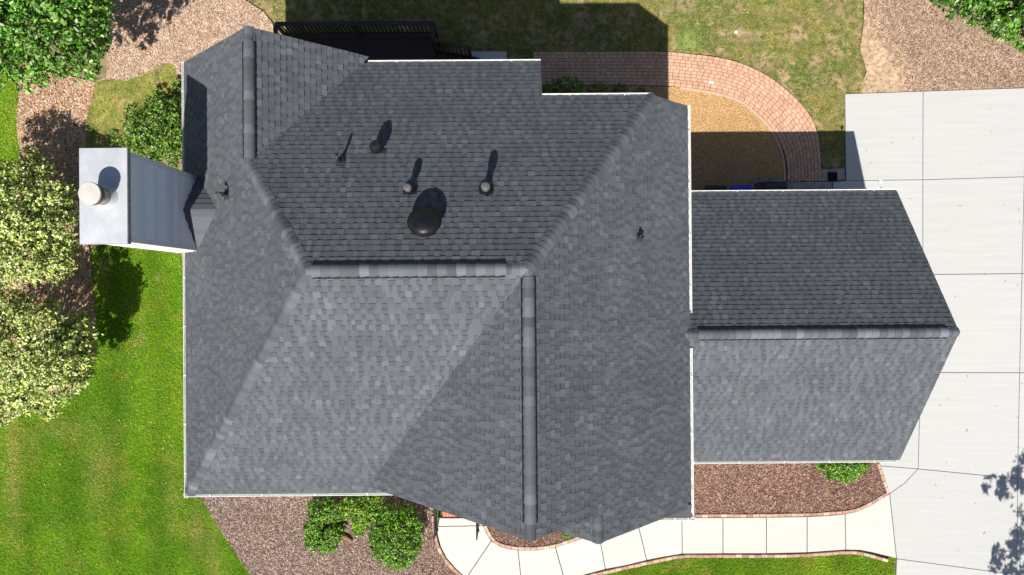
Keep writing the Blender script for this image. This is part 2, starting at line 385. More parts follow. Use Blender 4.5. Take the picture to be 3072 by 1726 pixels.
bed(NWB, TAN, 'pale wood-chip bed between the tree and the deck', 1100, .005, 'soil')
LB = [(52, 232), (120, 210), (284, 246), (276, 300), (262, 360), (256, 470), (245, 640), (270, 760), (280, 870), (288, 960), (290, 1040), (268, 1120), (215, 1180), (110, 1210), (-260, 1225), (-260, 640), (30, 640), (66, 560), (62, 470), (52, 380), (58, 300)]
bed(LB, STRAW, 'orange bark bed under the variegated shrubs', 800, .006, 'soil', size=(.04, .11), thin=(.012, .03))
FB = [(560, 1400), (596, 1487), (616, 1515), (640, 1556), (668, 1600), (700, 1650), (728, 1692), (758, 1730), (800, 1800), (860, 1900), (1250, 1900), (1300, 1800), (1380, 1738), (1352, 1705), (1322, 1668), (1304, 1630), (1296, 1590), (1294, 1550), (1300, 1400)]
xr = U(1240, 1600).x
bed(FB, PINK, 'greyish pink mulch bed around the clipped front shrubs', 1150, .004, dens_f=None)
FB2 = [(1100, 1480), (1300, 1480), (1296, 1590), (1304, 1630), (1322, 1668), (1352, 1705), (1380, 1738), (1330, 1760), (1210, 1740), (1260, 1690), (1285, 1600), (1290, 1530), (1180, 1500)]
bed(FB2, RED, 'dark red mulch strip beside the curved walk', 900, .010)
GB = [(2060, 1330), (2640, 1330), (2632, 1396), (2660, 1478), (2600, 1512), (2535, 1533), (2470, 1541), (2300, 1546), (2060, 1547)]
bed(GB, [(.30, .155, .12), (.21, .10, .078), (.39, .23, .18), (.12, .06, .048), (.55, .40, .31)], 'dark red mulch bed along the garage', 1400, .02)
IB = [(1452, 1540), (1452, 1575), (1462, 1598), (1480, 1618), (1510, 1634), (1550, 1643), (1610, 1643), (1666, 1635), (1735, 1612), (1800, 1586), (1900, 1560), (2040, 1546), (2040, 1500), (1452, 1500)]
bed(IB, RED, 'dark red mulch bed under the front gable', 1300, .02)
NEB = [(2590, -300), (2592, 60), (2580, 150), (2600, 215), (2575, 287), (2767, 274), (3073, 264), (3360, 256), (3360, -300)]
q0 = U(2590, 250)
bed(NEB, [(.33, .215, .165), (.25, .155, .115), (.43, .30, .235), (.15, .09, .07), (.58, .45, .36)], 'dark brown mulch bed above the driveway', 1250, .006, 'soil', size=(.03, .08), dens_f=lambda X, Y: np.clip(.25 + ((X - q0.x) * .9 - .6 * np.clip(2.2 - np.abs(Y - q0.y), 0, 2)) * 1.2, .05, 1))
# golden straw bed inside the curved brick path
GLD = [(2040, 262), (2100, 270), (2180, 284), (2240, 308), (2290, 347), (2328, 392), (2346, 440), (2352, 500), (2352, 600), (1900, 600), (1640, 300), (1640, 258), (1900, 258)]
P_ = PL(GLD); gold = tag(sheet('gravel_bed', P_, .006, MA['gold_soil']), 'golden pea-gravel bed inside the curved brick path')
chips(gold, P_, 2300, .006, [(.62, .40, .19), (.68, .45, .23), (.54, .33, .14), (.74, .55, .34), (.46, .27, .12)], (.01, .028), (.008, .02), name='gravel')

# ---- driveway and walks (separate slabs)
def slab_set(name, label, polys, z0, z1, col, gap=.010, jit=.03, pname='concrete_slab'):
    allp = [p for q in polys for p in PL(q)]
    root = None; b = MB()
    for q in polys:
        b.add([(p.x, p.y, z0 + .012 + .0) for p in PL(q)], [tuple(range(len(q)))])
    root = b.build(name, MA['joint'], kind='structure', origin=(sum(p.x for p in allp) / len(allp), sum(p.y for p in allp) / len(allp), z0)); tag(root, label)
    for q in polys:
        P = inset([(p.x, p.y) for p in PL(q)], gap); k = random.uniform(1 - jit, 1 + jit)
        MB().prism(P, z0, z1, tuple(c * k for c in col), bevel=.006).build(pname, MA['concrete'], root)
    return root
X2 = [(3074, 265), (3070, 531), (3063, 821), (3056, 1118), (3050, 1435), (3048, 1723), (3046, 1860)]
X3 = [(3380, 255), (3380, 523), (3380, 820), (3380, 1122), (3380, 1468), (3380, 1765), (3380, 1860)]
slabs = [[(2533, 283), (2767, 275), (2766, 540), (2536, 543)], [(2767, 275), X2[0], X2[1], (2766, 540)],
         [(2497, 546), (2536, 543), (2766, 540), (2766, 824), (2497, 824)], [(2766, 540), X2[1], X2[2], (2766, 824)], [(2766, 824), X2[2], X2[3], (2760, 1117)], [(2760, 1117), X2[3], X2[4], (2752, 1406)],
         [(2497, 824), (2766, 824), (2760, 1117), (2752, 1406), (2640, 1397), (2620, 1340), (2497, 1340)], [(2640, 1397), (2752, 1406), (2712, 1448), (2667, 1480)],
         [(2752, 1406), X2[4], X2[5], (2688, 1675), (2667, 1480), (2712, 1448)], [(2688, 1675), X2[5], X2[6], (2680, 1860)]] + [[X2[i], X3[i], X3[i + 1], X2[i + 1]] for i in range(6)]
CON = (.485, .485, .475)
slab_set('driveway', 'wide pale concrete driveway in large slabs beside the garage', slabs, -.05, .05, CON, .009, .025)
walk = [[(1312, 1553), (1450, 1553), (1450, 1576), (1310, 1579)],
        [(1310, 1579), (1450, 1576), (1460, 1599), (1474, 1622), (1398, 1734), (1368, 1706), (1340, 1674), (1322, 1640), (1313, 1605)],
        [(1474, 1622), (1500, 1638), (1530, 1646), (1554, 1649), (1566, 1760), (1500, 1758), (1440, 1750), (1398, 1734)],
        [(1554, 1649), (1610, 1649), (1666, 1641), (1694, 1740), (1630, 1752), (1566, 1760)],
        [(1666, 1641), (1735, 1618), (1795, 1594), (1816, 1707), (1760, 1722), (1694, 1740)],
        [(1795, 1594), (1860, 1576), (1912, 1566), (1940, 1680), (1880, 1695), (1816, 1707)],
        [(1912, 1566), (1960, 1559), (2045, 1552), (2046, 1661), (1990, 1670), (1940, 1680)],
        [(2045, 1552), (2168, 1552), (2168, 1660), (2046, 1661)], [(2168, 1552), (2298, 1551), (2298, 1660), (2168, 1660)],
        [(2298, 1551), (2420, 1549), (2420, 1657), (2298, 1660)], [(2420, 1549), (2480, 1546), (2534, 1541), (2536, 1649), (2420, 1657)],
        [(2534, 1541), (2570, 1533), (2610, 1515), (2667, 1480), (2688, 1675), (2620, 1658), (2580, 1650), (2536, 1649)]]
slab_set('front_walk', 'curved pale concrete front walk with square slabs', walk, -.05, .042, (.54, .525, .49), .013, .03)
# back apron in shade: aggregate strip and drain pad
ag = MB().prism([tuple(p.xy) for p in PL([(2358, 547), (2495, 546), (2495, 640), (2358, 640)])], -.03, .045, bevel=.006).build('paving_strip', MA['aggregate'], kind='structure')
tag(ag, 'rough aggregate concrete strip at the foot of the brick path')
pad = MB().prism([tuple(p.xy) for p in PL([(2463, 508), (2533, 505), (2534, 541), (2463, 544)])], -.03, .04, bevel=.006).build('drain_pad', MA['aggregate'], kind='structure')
tag(pad, 'small aggregate concrete pad around the drain grate')
# drain grate
gp = PL([(2483, 518), (2511, 517), (2511, 543), (2483, 543)], .04); gc = sum(gp, Vector()) / 4
dr = empty('drain_grate', (gc.x, gc.y, .04), 'black square drain grate set in a small concrete pad', 'drain grate')
gw = (gp[1] - gp[0]).length; gh = (gp[1] - gp[2]).length
for (cx, cy, sx_, sy_) in ((0, gh / 2 - .015, gw, .03), (0, -gh / 2 + .015, gw, .03), (gw / 2 - .015, 0, .03, gh - .06), (-gw / 2 + .015, 0, .03, gh - .06)):
    MB().box((gc.x + cx, gc.y + cy, .052), (sx_, sy_, .02)).build('frame_bar', MA['iron'], dr)
for i in range(7):
    MB().box((gc.x - gw / 2 + .05 + i * (gw - .1) / 6, gc.y, .05), (.018, gh - .06, .014)).build('bar', MA['iron'], dr)
MB().box((gc.x, gc.y, .0425), (gw - .04, gh - .04, .003)).build('sump', MA['vent_black'], dr)

# ---- brick path: ten courses of pavers following the curve
outer = smooth_line([(1600, 157), (1750, 157), (1900, 156), (2000, 157), (2065, 163), (2130, 170), (2200, 184), (2262, 208), (2320, 241), (2375, 286), (2420, 336), (2447, 388), (2458, 440), (2462, 500), (2463, 544)], 14)
inner = smooth_line([(1600, 256), (1750, 256), (1900, 257), (2000, 259), (2050, 263), (2105, 270), (2165, 282), (2225, 304), (2278, 344), (2320, 390), (2344, 436), (2356, 475), (2361, 510), (2361, 530), (2361, 546)], 14)
OW = [U(x, y) for x, y in outer]; IW = [U(x, y) for x, y in inner]
root = sheet('brick_path', [p for p in OW] + [p for p in IW[::-1]], .010, MA['mortar']); tag(root, 'curved salmon brick path sweeping from the deck to the driveway')
NC = 10; full = []
BCOL = [(.58, .345, .235), (.60, .365, .255), (.56, .335, .225), (.60, .38, .27), (.54, .315, .215)]
for c in range(NC):
    t0, t1 = (c + .055) / NC, (c + .945) / NC; tm = (c + .5) / NC
    line = [a.lerp(b_, tm) for a, b_ in zip(OW, IW)]
    S = [0]
    for i in range(len(line) - 1): S.append(S[-1] + (line[i + 1] - line[i]).length)
    s = -random.random() * .2
    def at(s, t):
        s = min(max(s, 0), S[-1] - 1e-4); i = int(np.searchsorted(S, s, side='right')) - 1
        k = (s - S[i]) / (S[i + 1] - S[i]); return OW[i].lerp(IW[i], t).lerp(OW[i + 1].lerp(IW[i + 1], t), k)
    while s < S[-1] - .02:
        L_ = random.uniform(.19, .215); a, b_ = max(s, 0) + .006, min(s + L_, S[-1]) - .006
        if b_ - a > .03:
            Q = [at(a, t0), at(b_, t0), at(b_, t1), at(a, t1)]
            k = random.uniform(.93, 1.07); col = tuple(x * k for x in random.choice(BCOL))
            full.append((Q, col, sum(p.x for p in Q) / 4, sum(p.y for p in Q) / 4))
        s += L_
wp = U(2128, 247); wi = min(range(len(full)), key=lambda i: (full[i][2] - wp.x) ** 2 + (full[i][3] - wp.y) ** 2)
full[wi] = (full[wi][0], (.66, .60, .52), full[wi][2], full[wi][3])
order = sorted(range(len(full)), key=lambda i: -full[i][2]); xs_ = set(order[:300]) | {wi}
rest = MB()
for i, (Q, col, _, _) in enumerate(full):
    z1 = .048 + random.uniform(-.003, .003); P = [tuple(p.xy) for p in Q]
    if i in xs_:
        o = MB().prism(P, .008, z1, col, bevel=.004).build('brick', MA['brick'], root)
        if i == wi: o['label'] = 'single whitish brick among the salmon ones'
    else: rest.prism(P, .008, z1, col, bevel=.004)
rest.build('brick_field', MA['brick'], root, kind='stuff')
# pale kerb along the inner edge
ker = smooth_line([(2040, 262), (2105, 271), (2165, 283), (2225, 305), (2276, 346), (2317, 392), (2340, 438), (2352, 476), (2356, 512), (2357, 545)], 10)
KW = [U(x, y) for x, y in ker]; kb = MB()
for i in range(len(KW) - 1):
    a, b_ = KW[i], KW[i + 1]; t = (b_ - a).normalized(); nn = Vector((t.y, -t.x, 0)); w_ = .075
    kb.prism([tuple((a + nn * .0).xy), tuple((b_).xy), tuple((b_ + nn * w_).xy), tuple((a + nn * w_).xy)], 0, .042)
tag(kb.build('path_kerb', MA['kerb']), 'thin pale mortar kerb along the inner edge of the brick path', 'kerb')

# ---- brick edging rows
def edging(px, label, side, wd=.095, z0=-.02, z1=.075, group='brick edgings of the front beds'):
    W = [U(x, y) for x, y in smooth_line(px, 8)]; S = [0]
    for i in range(len(W) - 1): S.append(S[-1] + (W[i + 1] - W[i]).length)
    def at(s):
        s = min(max(s, 0), S[-1] - 1e-4); i = int(np.searchsorted(S, s, side='right')) - 1; k = (s - S[i]) / (S[i + 1] - S[i])
        t = (W[i + 1] - W[i]).normalized(); return W[i].lerp(W[i + 1], k), Vector((-t.y, t.x, 0)) * side
    r = empty('brick_edging', (W[len(W) // 2].x, W[len(W) // 2].y, 0), label, 'brick edging', group)
    s = 0.0
    while s < S[-1] - .1:
        L_ = .215; a, na = at(s + .005); b_, nb = at(min(s + L_, S[-1]) - .005); j = random.uniform(-.006, .006)
        k = random.uniform(.85, 1.15); col = tuple(x * k for x in random.choice([(.46, .28, .215), (.50, .33, .26), (.41, .235, .18), (.54, .40, .32)]))
        MB().prism([tuple((a + na * j).xy), tuple((b_ + nb * j).xy), tuple((b_ + nb * (wd + j)).xy), tuple((a + na * (wd + j)).xy)], z0, z1 + random.uniform(-.006, .006), col, bevel=.006).build('brick', MA['brick'], r)
        s += L_
    return r
edging([(1304, 1546), (1306, 1580), (1311, 1612), (1321, 1644), (1340, 1677), (1368, 1708), (1400, 1734), (1440, 1752)], 'salmon brick edging left of the curved walk by the shrubs', -1)
edging([(1451, 1577), (1461, 1599), (1475, 1621), (1501, 1637), (1531, 1645), (1556, 1648), (1610, 1648), (1666, 1640), (1735, 1617), (1800, 1592), (1900, 1567), (2000, 1554), (2080, 1550)], 'pale brick edging curving under the front gable eave', 1)
edging([(2084, 1550), (2200, 1550), (2300, 1549), (2420, 1547), (2480, 1544), (2535, 1539), (2572, 1531), (2612, 1513), (2664, 1481)], 'brick edging between garage mulch bed and front walk', 1)
edging([(2666, 1478), (2656, 1446), (2646, 1418), (2636, 1388)], 'short brick edging between garage mulch bed and driveway', 1)
edging([(1640, 1760), (1735, 1731), (1800, 1715), (1900, 1693), (1990, 1673), (2048, 1664), (2168, 1663), (2298, 1663), (2420, 1660), (2540, 1652), (2600, 1659), (2664, 1678)], 'brick edging between front walk and front lawn', -1)

# ---- front stoop
sp = PL([(1327, 1470), (1500, 1470), (1500, 1551), (1327, 1551)], .16); P = [tuple(p.xy) for p in sp]
st = MB().prism(P, -.02, .10).build('front_stoop', MA['mortar'], None); tag(st, 'red brick front stoop tucked under the front gable', 'stoop')
x0, x1 = sp[0].x, sp[1].x; y0, y1 = sp[3].y, sp[0].y
for r in range(4):
    for i in range(20):
        xa = x0 + .004 + i * .098
        k = random.uniform(.88, 1.1)
        MB().box((xa + .047, y0 + .10 + r * .21, .13), (.09, .2, .06), None, (.58 * k, .20 * k, .13 * k)).build('brick', MA['brick'], st)
# black iron stair rails
def rail(a, b, label, h=.86):
    a, b = Vector(a), Vector(b)
    r = empty('stair_railing', (b.x, b.y, 0), label, 'railing', 'iron railings at the front stoop')
    up = Vector((0, 0, h))
    for p in (a, b): MB().beam(p, p + up, .035, .035, (0, 1, 0)).build('post', MA['iron'], r)
    MB().beam(a + up, b + up, .045, .03).build('handrail', MA['iron'], r)
    MB().beam(a + Vector((0, 0, .12)), b + Vector((0, 0, .12)), .03, .02).build('bottom_rail', MA['iron'], r)
    n = 10
    for i in range(1, n): p = a.lerp(b, i / n); MB().beam(p + Vector((0, 0, .12)), p + up, .014, .014, (0, 1, 0)).build('baluster', MA['iron'], r)
    MB().box(b + Vector((0, 0, .012)), (.09, .09, .02)).build('foot_plate', MA['iron'], r)
b1 = U(1311, 1590, .042); b2 = U(1434, 1592, .042)
rail((b1.x + .02, b1.y + 1.0, .16), b1, 'black iron railing at the left side of the front stoop')
rail((b2.x, b2.y + 1.0, .16), b2, 'black iron railing post showing beside the front gable eave')

# ================================================================== HOUSE
Xw, Ys, zs, sw, ss = -8.1812, -5.0804, 5.756, .9501, .7301
Yv, Xv, swe, Ym, Xr, Yg, sl, sn, Yn = 5.8174, -5.7067, .9022, .4102, .3594, -4.887, .9763, .6857, 4.5638
Xe, ze, se, Yp, Xs = 4.4678, 5.9867, .9181, -5.4565, 1.8564
Xg, Yg1, Yg2, zge, sgn, sgs, Ygr = 11.1229, 2.7323, -4.9468, 3.4273, .6968, .7063, -1.1335
zc, cX0, cX1, cY0, cY1 = 9.475, -8.5459, -7.5977, .9832, 2.8882
zR, zv, zh, Xh, Xmw, zgr = 9.7587, 8.1071, 6.9104, 3.4618, -3.9684, 6.1208
Yc = Ym + (zR - zv) / sn
Yn2 = 5.62; zn2 = zR - sn * (Yn2 - Ym); X1 = .80
def valN(z): return Vector((Xv + (zv - z) / swe, Ym + (zR - z) / sn, z))
house = empty('house', (-1.5, 0, 0), 'two-storey house with a charcoal shingle hip and gable roof and attached garage', 'house')
V3 = Vector
zP1 = zs + ss * (Yg - Ys); XP1 = Xr - (zR - zP1) / sl
Xf = Xr - (zR - zs) / sl
vA = valN(zR - sn * (Yn - Ym)); vB = valN(zn2)
zsm = ze + se * (Xe - Xs)
XL = Xs - 2.4
faces = {
 'W': dict(o=V3((Xw, Ys, zs)), u=V3((0, 1, 0)), dn=V3((-1, 0, -sw)), pcs=[[(Xw, Ys, zs), (Xmw, Ym, zR), (Xw, Ym, zs)], [(Xw, Ym, zs), (Xmw, Ym, zR), (Xv, Yc, zv), (Xw, Yc, zs)], [(Xw, Yc, zs), (Xv, Yc, zv), (Xv, Yv, zv), (Xw, Yv, zs)]]),
 'S': dict(o=V3((Xw, Ys, zs)), u=V3((1, 0, 0)), dn=V3((0, -1, -ss)), pcs=[[(Xw, Ys, zs), (Xf, Ys, zs), (Xr, Ym, zR), (Xmw, Ym, zR)], [(Xf, Ys, zs), (XP1 + .55, Ys, zs), (XP1, Yg, zP1)]]),
 'GL': dict(o=V3((XP1, Yg, zP1)), u=V3((0, 1, 0)), dn=V3((-1, 0, -sl)), pcs=[[(XP1, Yg, zP1), (Xr, Yg, zR), (Xr, Ym, zR)]]),
 'E': dict(o=V3((Xe, Yn, ze)), u=V3((0, 1, 0)), dn=V3((1, 0, -se)), pcs=[[(Xr, Yg, zR), (Xe, Yg, ze), (Xe, Yn, ze), (Xh, Yn, zh), (Xr, Ym, zR)], [(Xs, Yp, zsm), (Xe, Yp, ze), (Xe, Yg, ze), (Xs, Yg, zsm)]]),
 'SL': dict(o=V3((XL, Yp, zsm - sl * (Xs - XL))), u=V3((0, 1, 0)), dn=V3((-1, 0, -sl)), pcs=[[(XL, Yp, zsm - sl * (Xs - XL)), (Xs, Yp, zsm), (Xs, Yg + .3, zsm), (XL, Yg + .3, zsm - sl * (Xs - XL))]]),
 'N': dict(o=V3((Xh, Yn2, zn2)), u=V3((1, 0, 0)), dn=V3((0, 1, -sn)), pcs=[[(Xmw, Ym, zR), (Xr, Ym, zR), (Xh, Yn, zh), tuple(vA), (Xv, Yc, zv)], [tuple(vA), (X1, Yn, zh), (X1, Yn2, zn2), tuple(vB)]]),
 'WE': dict(o=V3((vB.x, Yv, zn2)), u=V3((0, 1, 0)), dn=V3((1, 0, -swe)), pcs=[[(Xv, Yc, zv), tuple(vB), (vB.x + .12, Yv, zn2 - .12 * swe), (Xv, Yv, zv)]]),
 'GN': dict(o=V3((Xg, Yg1, zge)), u=V3((1, 0, 0)), dn=V3((0, 1, -sgn)), pcs=[[(3.95, Yg1, zge), (Xg, Yg1, zge), (Xg, Ygr, zgr), (3.95, Ygr, zgr)]]),
 'GS': dict(o=V3((Xg, Yg2, zge)), u=V3((1, 0, 0)), dn=V3((0, -1, -sgs)), pcs=[[(3.95, Yg2, zge), (Xg, Yg2, zge), (Xg, Ygr, zgr), (3.95, Ygr, zgr)]]),
}
EXPO = .143
def pal_shingle():
    k = random.random()
    if k < .10: v = random.uniform(.126, .140)
    elif k < .72: v = random.uniform(.108, .117)
    else: v = random.uniform(.094, .104)
    w_ = random.uniform(-.02, .025)
    return (v * (.91 + w_), v * 1.0, v * (1.15 - w_))
roofmb = MB(); cand = []; field = MB()
def facebasis(fc):
    vdir = (-fc['dn']).normalized(); u = fc['u']; n = u.cross(vdir).normalized()
    if n.z < 0: n = -n
    return u, vdir, n
for nm, fc in faces.items():
    u, vd, n = facebasis(fc); O = fc['o']; fc['n'] = n; fc['vd'] = vd
    pc2 = []
    for pc in fc['pcs']:
        pts = [V3(p) for p in pc]
        roofmb.add([p - n * .004 for p in pts] + [p - n * .11 for p in pts], [tuple(range(len(pts))), tuple(range(2 * len(pts) - 1, len(pts) - 1, -1))] + [(i, (i + 1) % len(pts), len(pts) + (i + 1) % len(pts), len(pts) + i) for i in range(len(pts))])
        pc2.append(ccw([((p - O).dot(u), (p - O).dot(vd)) for p in pts]))
    us = [p[0] for P in pc2 for p in P]; vsx = [p[1] for P in pc2 for p in P]
    umin, umax, vmin, vmax = min(us), max(us), min(vsx), max(vsx)
    def emit(quad, v0, hb, ht, col, single):
        got = []
        for P in pc2:
            q = clip(quad, P)
            if len(q) < 3 or area(q) < 2e-4: continue
            got.append(q)
        for q in got:
            T = [O + u * a + vd * b_ + n * (hb + (ht - hb) * (b_ - v0) / EXPO) for a, b_ in q]
            B = [O + u * a + vd * b_ - n * .002 for a, b_ in q]; m_ = len(q)
            fs = [tuple(range(m_))] + [(i, m_ + i, m_ + (i + 1) % m_, (i + 1) % m_) for i in range(m_)]
            # flip to face outward
            if (T[1] - T[0]).cross(T[2] - T[1]).dot(n) < 0: fs = [f[::-1] for f in fs]
            if single and len(got) == 1 and abs(area(q) - area(quad)) < 1e-5:
                pp = [proj(p) for p in T]; cand.append((area(pp), T + B, fs, col))
            else: field.add(T + B, fs, col)
    j = 0; v = vmin
    while v < vmax:
        wob = .004 * math.sin(j * 1.7)
        # lower lamination: long strip pieces
        a = umin - random.random() * .9
        while a < umax:
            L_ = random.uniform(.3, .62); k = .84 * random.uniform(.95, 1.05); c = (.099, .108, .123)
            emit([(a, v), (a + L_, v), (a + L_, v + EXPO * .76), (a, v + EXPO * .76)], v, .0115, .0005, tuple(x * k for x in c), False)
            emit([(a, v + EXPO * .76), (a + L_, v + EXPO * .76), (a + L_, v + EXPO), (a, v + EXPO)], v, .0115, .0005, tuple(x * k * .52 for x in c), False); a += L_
        a = umin - random.random() * .3
        while a < umax:
            L_ = random.uniform(.085, .175); c = pal_shingle(); sk = random.uniform(-.006, .006)
            emit([(a, v - .003 + wob), (a + L_, v - .003 + wob), (a + L_ - abs(sk), v + EXPO * .965), (a + abs(sk), v + EXPO * .965)], v, .0165, .0060, c, True); a += L_ + (random.uniform(.06, .15) if random.random() < .72 else .004)
        v += EXPO; j += 1
roof = roofmb.build('roof', MA['deck_ply'], house)
cand.sort(key=lambda t: -t[0])
for i, (_, vs_, fs, col) in enumerate(cand):
    if i < 300: MB().add(vs_, fs, col).build('shingle', MA['shingle'], roof)
    else: field.add(vs_, fs, col)
field.build('shingle_field', MA['shingle'], roof, kind='stuff')

# ---- hip and ridge caps
def cap_pts(p, s1, n1, s2, n2, w_, h, rise=0):
    m_ = (n1 + n2).normalized()
    return [p + s1 * w_ + n1 * (h * .55), p + s1 * w_ * .55 + n1 * h, p + s1 * w_ * .22 + (n1 * 2 + m_).normalized() * (h * 1.05) - m_ * .000, p + m_ * (h * .95) - m_ * .006,
            p + s2 * w_ * .22 + (n2 * 2 + m_).normalized() * (h * 1.05), p + s2 * w_ * .55 + n2 * h, p + s2 * w_ + n2 * (h * .55)]
def sides(t, n1, n2):
    s1 = n1.cross(t).normalized(); s2 = n2.cross(t).normalized()
    if s1.dot(n2) < 0 and s1.z > 0: s1 = -s1
    s1 = s1 if s1.z < 0 else -s1; s2 = s2 if s2.z < 0 else -s2
    return s1, s2
def caps(a, b, n1, n2, parent, w_=.15, h=.03, expo=.145, name='ridge_shingle', tone=1.0):
    """caps from low end a to high end b"""
    a, b = V3(a), V3(b); t = (b - a); L_ = t.length; t = t / L_
    s1, s2 = sides(t, n1, n2); n_ = max(1, round(L_ / expo)); e = L_ / n_
    for i in range(n_):
        c = pal_shingle(); k = random.choice((.76, .88, 1.0, 1.0, 1.1, 1.32)) * tone; c = tuple(x * k for x in c)
        p0 = a + t * (e * i - .006); p1 = a + t * (e * (i + 1) + .02)
        A = cap_pts(p0, s1, n1, s2, n2, w_ * random.uniform(.97, 1.03), h + .008); B = cap_pts(p1, s1, n1, s2, n2, w_, h - .006)
        D = [q - (n1 + n2).normalized() * .02 for q in A]; m_ = len(A)
        D2 = [q - (n1 + n2).normalized() * .02 for q in B]
        fs = [(k_, k_ + 1, m_ + k_ + 1, m_ + k_) for k_ in range(m_ - 1)] + [(2 * m_ + k_, 2 * m_ + k_ + 1, k_ + 1, k_) for k_ in range(m_ - 1)]
        fs += [(0, m_, 3 * m_, 2 * m_), (m_ - 1, 3 * m_ - 1, 4 * m_ - 1, 2 * m_ - 1)]
        MB().add(A + B + D + D2, fs, c).build(name, MA['shingle'], parent, smooth=True)
fn = {k: f['n'] for k, f in faces.items()}
caps((Xw, Ys, zs), (Xmw, Ym, zR), fn['W'], fn['S'], roof, .15, .022)
caps((Xv, Yc, zv), (Xmw, Ym, zR), fn['W'], fn['N'], roof, .15, .024)
caps((Xh, Yn, zh), (Xr, Ym, zR), fn['E'], fn['N'], roof, .16, .024)
caps((Xs, Yp, zsm), (Xs, Yg, zsm), fn['SL'], fn['E'], roof, .15, .024)
# ridge vents (black vented strip under curved cap shingles)
def ridge_vent(a, b, n1, n2, e0, e1, flip=False):
    a, b = V3(a), V3(b); t = (b - a).normalized(); L_ = (b - a).length; s1, s2 = sides(t, n1, n2)
    if e0 > .02: caps(a, a + t * (e0 + .02), n1, n2, roof, .14, .022)
    if e1 > .02: caps(b - t * (e1 + .02), b, n1, n2, roof, .14, .022)
    p0, p1 = a + t * e0, b - t * e1
    bm_ = MB(); m_ = (n1 + n2).normalized(); n_ = max(2, int((p1 - p0).length / 1.2)); w_ = .166
    sec = lambda p: [p + s1 * w_ + n1 * .012, p + s1 * w_ + n1 * .028, p + s1 * .03 + n1 * .036, p + m_ * .03, p + s2 * .03 + n2 * .036, p + s2 * w_ + n2 * .028, p + s2 * w_ + n2 * .012]
    A, B = sec(p0), sec(p1); k = len(A)
    bm_.add(A + B, [(i, i + 1, k + i + 1, k + i) for i in range(k - 1)] + [tuple(range(k)), tuple(range(2 * k - 1, k - 1, -1))])
    v_ = bm_.build('ridge_vent', MA['vent_black'], house)
    for s_, nn in ((s1, n1), (s2, n2)):
        MB().beam(p0 + s_ * (w_ + .006) + nn * .026, p1 + s_ * (w_ + .006) + nn * .026, .006, .016, nn).build('baffle_edge', MA['vent_black'], v_)
    caps(p0, p1, n1, n2, v_, .15, .046, .19, tone=1.14)
ridge_vent((Xmw, Ym, zR), (Xr, Ym, zR), fn['S'], fn['N'], .10, .45)
ridge_vent((Xr, Yg, zR), (Xr, Ym - .05, zR), fn['GL'], fn['E'], .32, .12)
ridge_vent((Xv, Yc, zv), (Xv, Yv, zv), fn['W'], fn['WE'], .12, .3)
ridge_vent((4.15, Ygr, zgr), (Xg, Ygr, zgr), fn['GN'], fn['GS'], .5, .28)

# ---- cricket behind the chimney
cy = (cY0 + cY1) / 2; zck = 7.02; xk = Xw + (zck - zs) / sw; xb = cX1 - .07; zb = zs + sw * (xb - Xw)
up = V3((0, 0, 1)); nW = fn['W']
ck = MB(); hh = nW * .02
pk = [V3((xk, cy, zck)), V3((xb, cy, zck)), V3((xb, cY1 - .02, zb)), V3((xb, cY0 + .02, zb))]
for (tri, sd_) in (((0, 1, 2), 1), ((0, 3, 1), -1)):
    a, b_, c_ = (pk[i] for i in tri)
    nn = (b_ - a).cross(c_ - a).normalized(); nn = nn if nn.z > 0 else -nn
    for i in range(7):
        f0, f1 = i / 7, (i + 1) / 7
        low = pk[2] if sd_ == 1 else pk[3]
        # rows parallel to the cricket ridge
        q = [low.lerp(pk[1], f0), low.lerp(pk[1], f1), low.lerp(pk[0], f1), low.lerp(pk[0], f0)]
        off = [.03, .018, .018, .03]; T = [p + nn * o_ for p, o_ in zip(q, off)]; B = [p - nn * .02 for p in q]
        ck.add(T + B, [(0, 1, 2, 3), (0, 3, 7, 4), (2, 1, 5, 6), (1, 0, 4, 5), (3, 2, 6, 7)], pal_shingle())
ck.build('chimney_cricket', MA['shingle'], house)

# ---- chimney chase
ch = empty('chimney', ((cX0 + cX1) / 2, cy, 0), parent=house)
ax0, ax1, ay0, ay1 = cX0 + .06, cX1 - .06, cY0 + .06, cY1 - .06
MB().box(((ax0 + ax1) / 2, cy, (zc - .12) / 2), (ax1 - ax0 - .03, ay1 - ay0 - .03, zc - .12)).build('core', MA['siding'], ch)
bh = .178; z = 5.9; i = 0
while z < zc - .12:
    zt = min(z + bh, zc - .10)
    for (p, q, nx) in (((ax1, ay0, 0), (ax1, ay1, 0), V3((1, 0, 0))), ((ax0, ay0, 0), (ax1, ay0, 0), V3((0, -1, 0))), ((ax0, ay1, 0), (ax1, ay1, 0), V3((0, 1, 0))), ((ax0, ay0, 0), (ax0, ay1, 0), V3((-1, 0, 0)))):
        p, q = V3(p), V3(q); d = (q - p).normalized(); p = p + d * .085; q = q - d * .085
        lo, hi = .034, -.004
        P = [p + up * z + nx * lo, q + up * z + nx * lo, q + up * zt + nx * hi, p + up * zt + nx * hi]; B = [v_ - nx * .02 for v_ in P]
        kk = random.uniform(.90, 1.03)
        b_ = MB().add(P + B, [(0, 1, 2, 3), (4, 7, 6, 5), (0, 4, 5, 1), (1, 5, 6, 2), (2, 6, 7, 3), (3, 7, 4, 0)], (.86 * kk, .88 * kk, .91 * kk))
        b_.build('siding_board', MA['siding'], ch)
    z += bh
for (x, y, sx_, sy_) in ((ax1, ay0, 1, -1), (ax1, ay1, 1, 1), (ax0, ay0, -1, -1), (ax0, ay1, -1, 1)):
    MB().box((x - sx_ * .035, y - sy_ * .035, (zc - .12) / 2), (.11, .11, zc - .12)).build('corner_board', MA['trim'], ch)
cap = MB(); ins = .42
P0 = [(cX0, cY0), (cX1, cY0), (cX1, cY1), (cX0, cY1)]
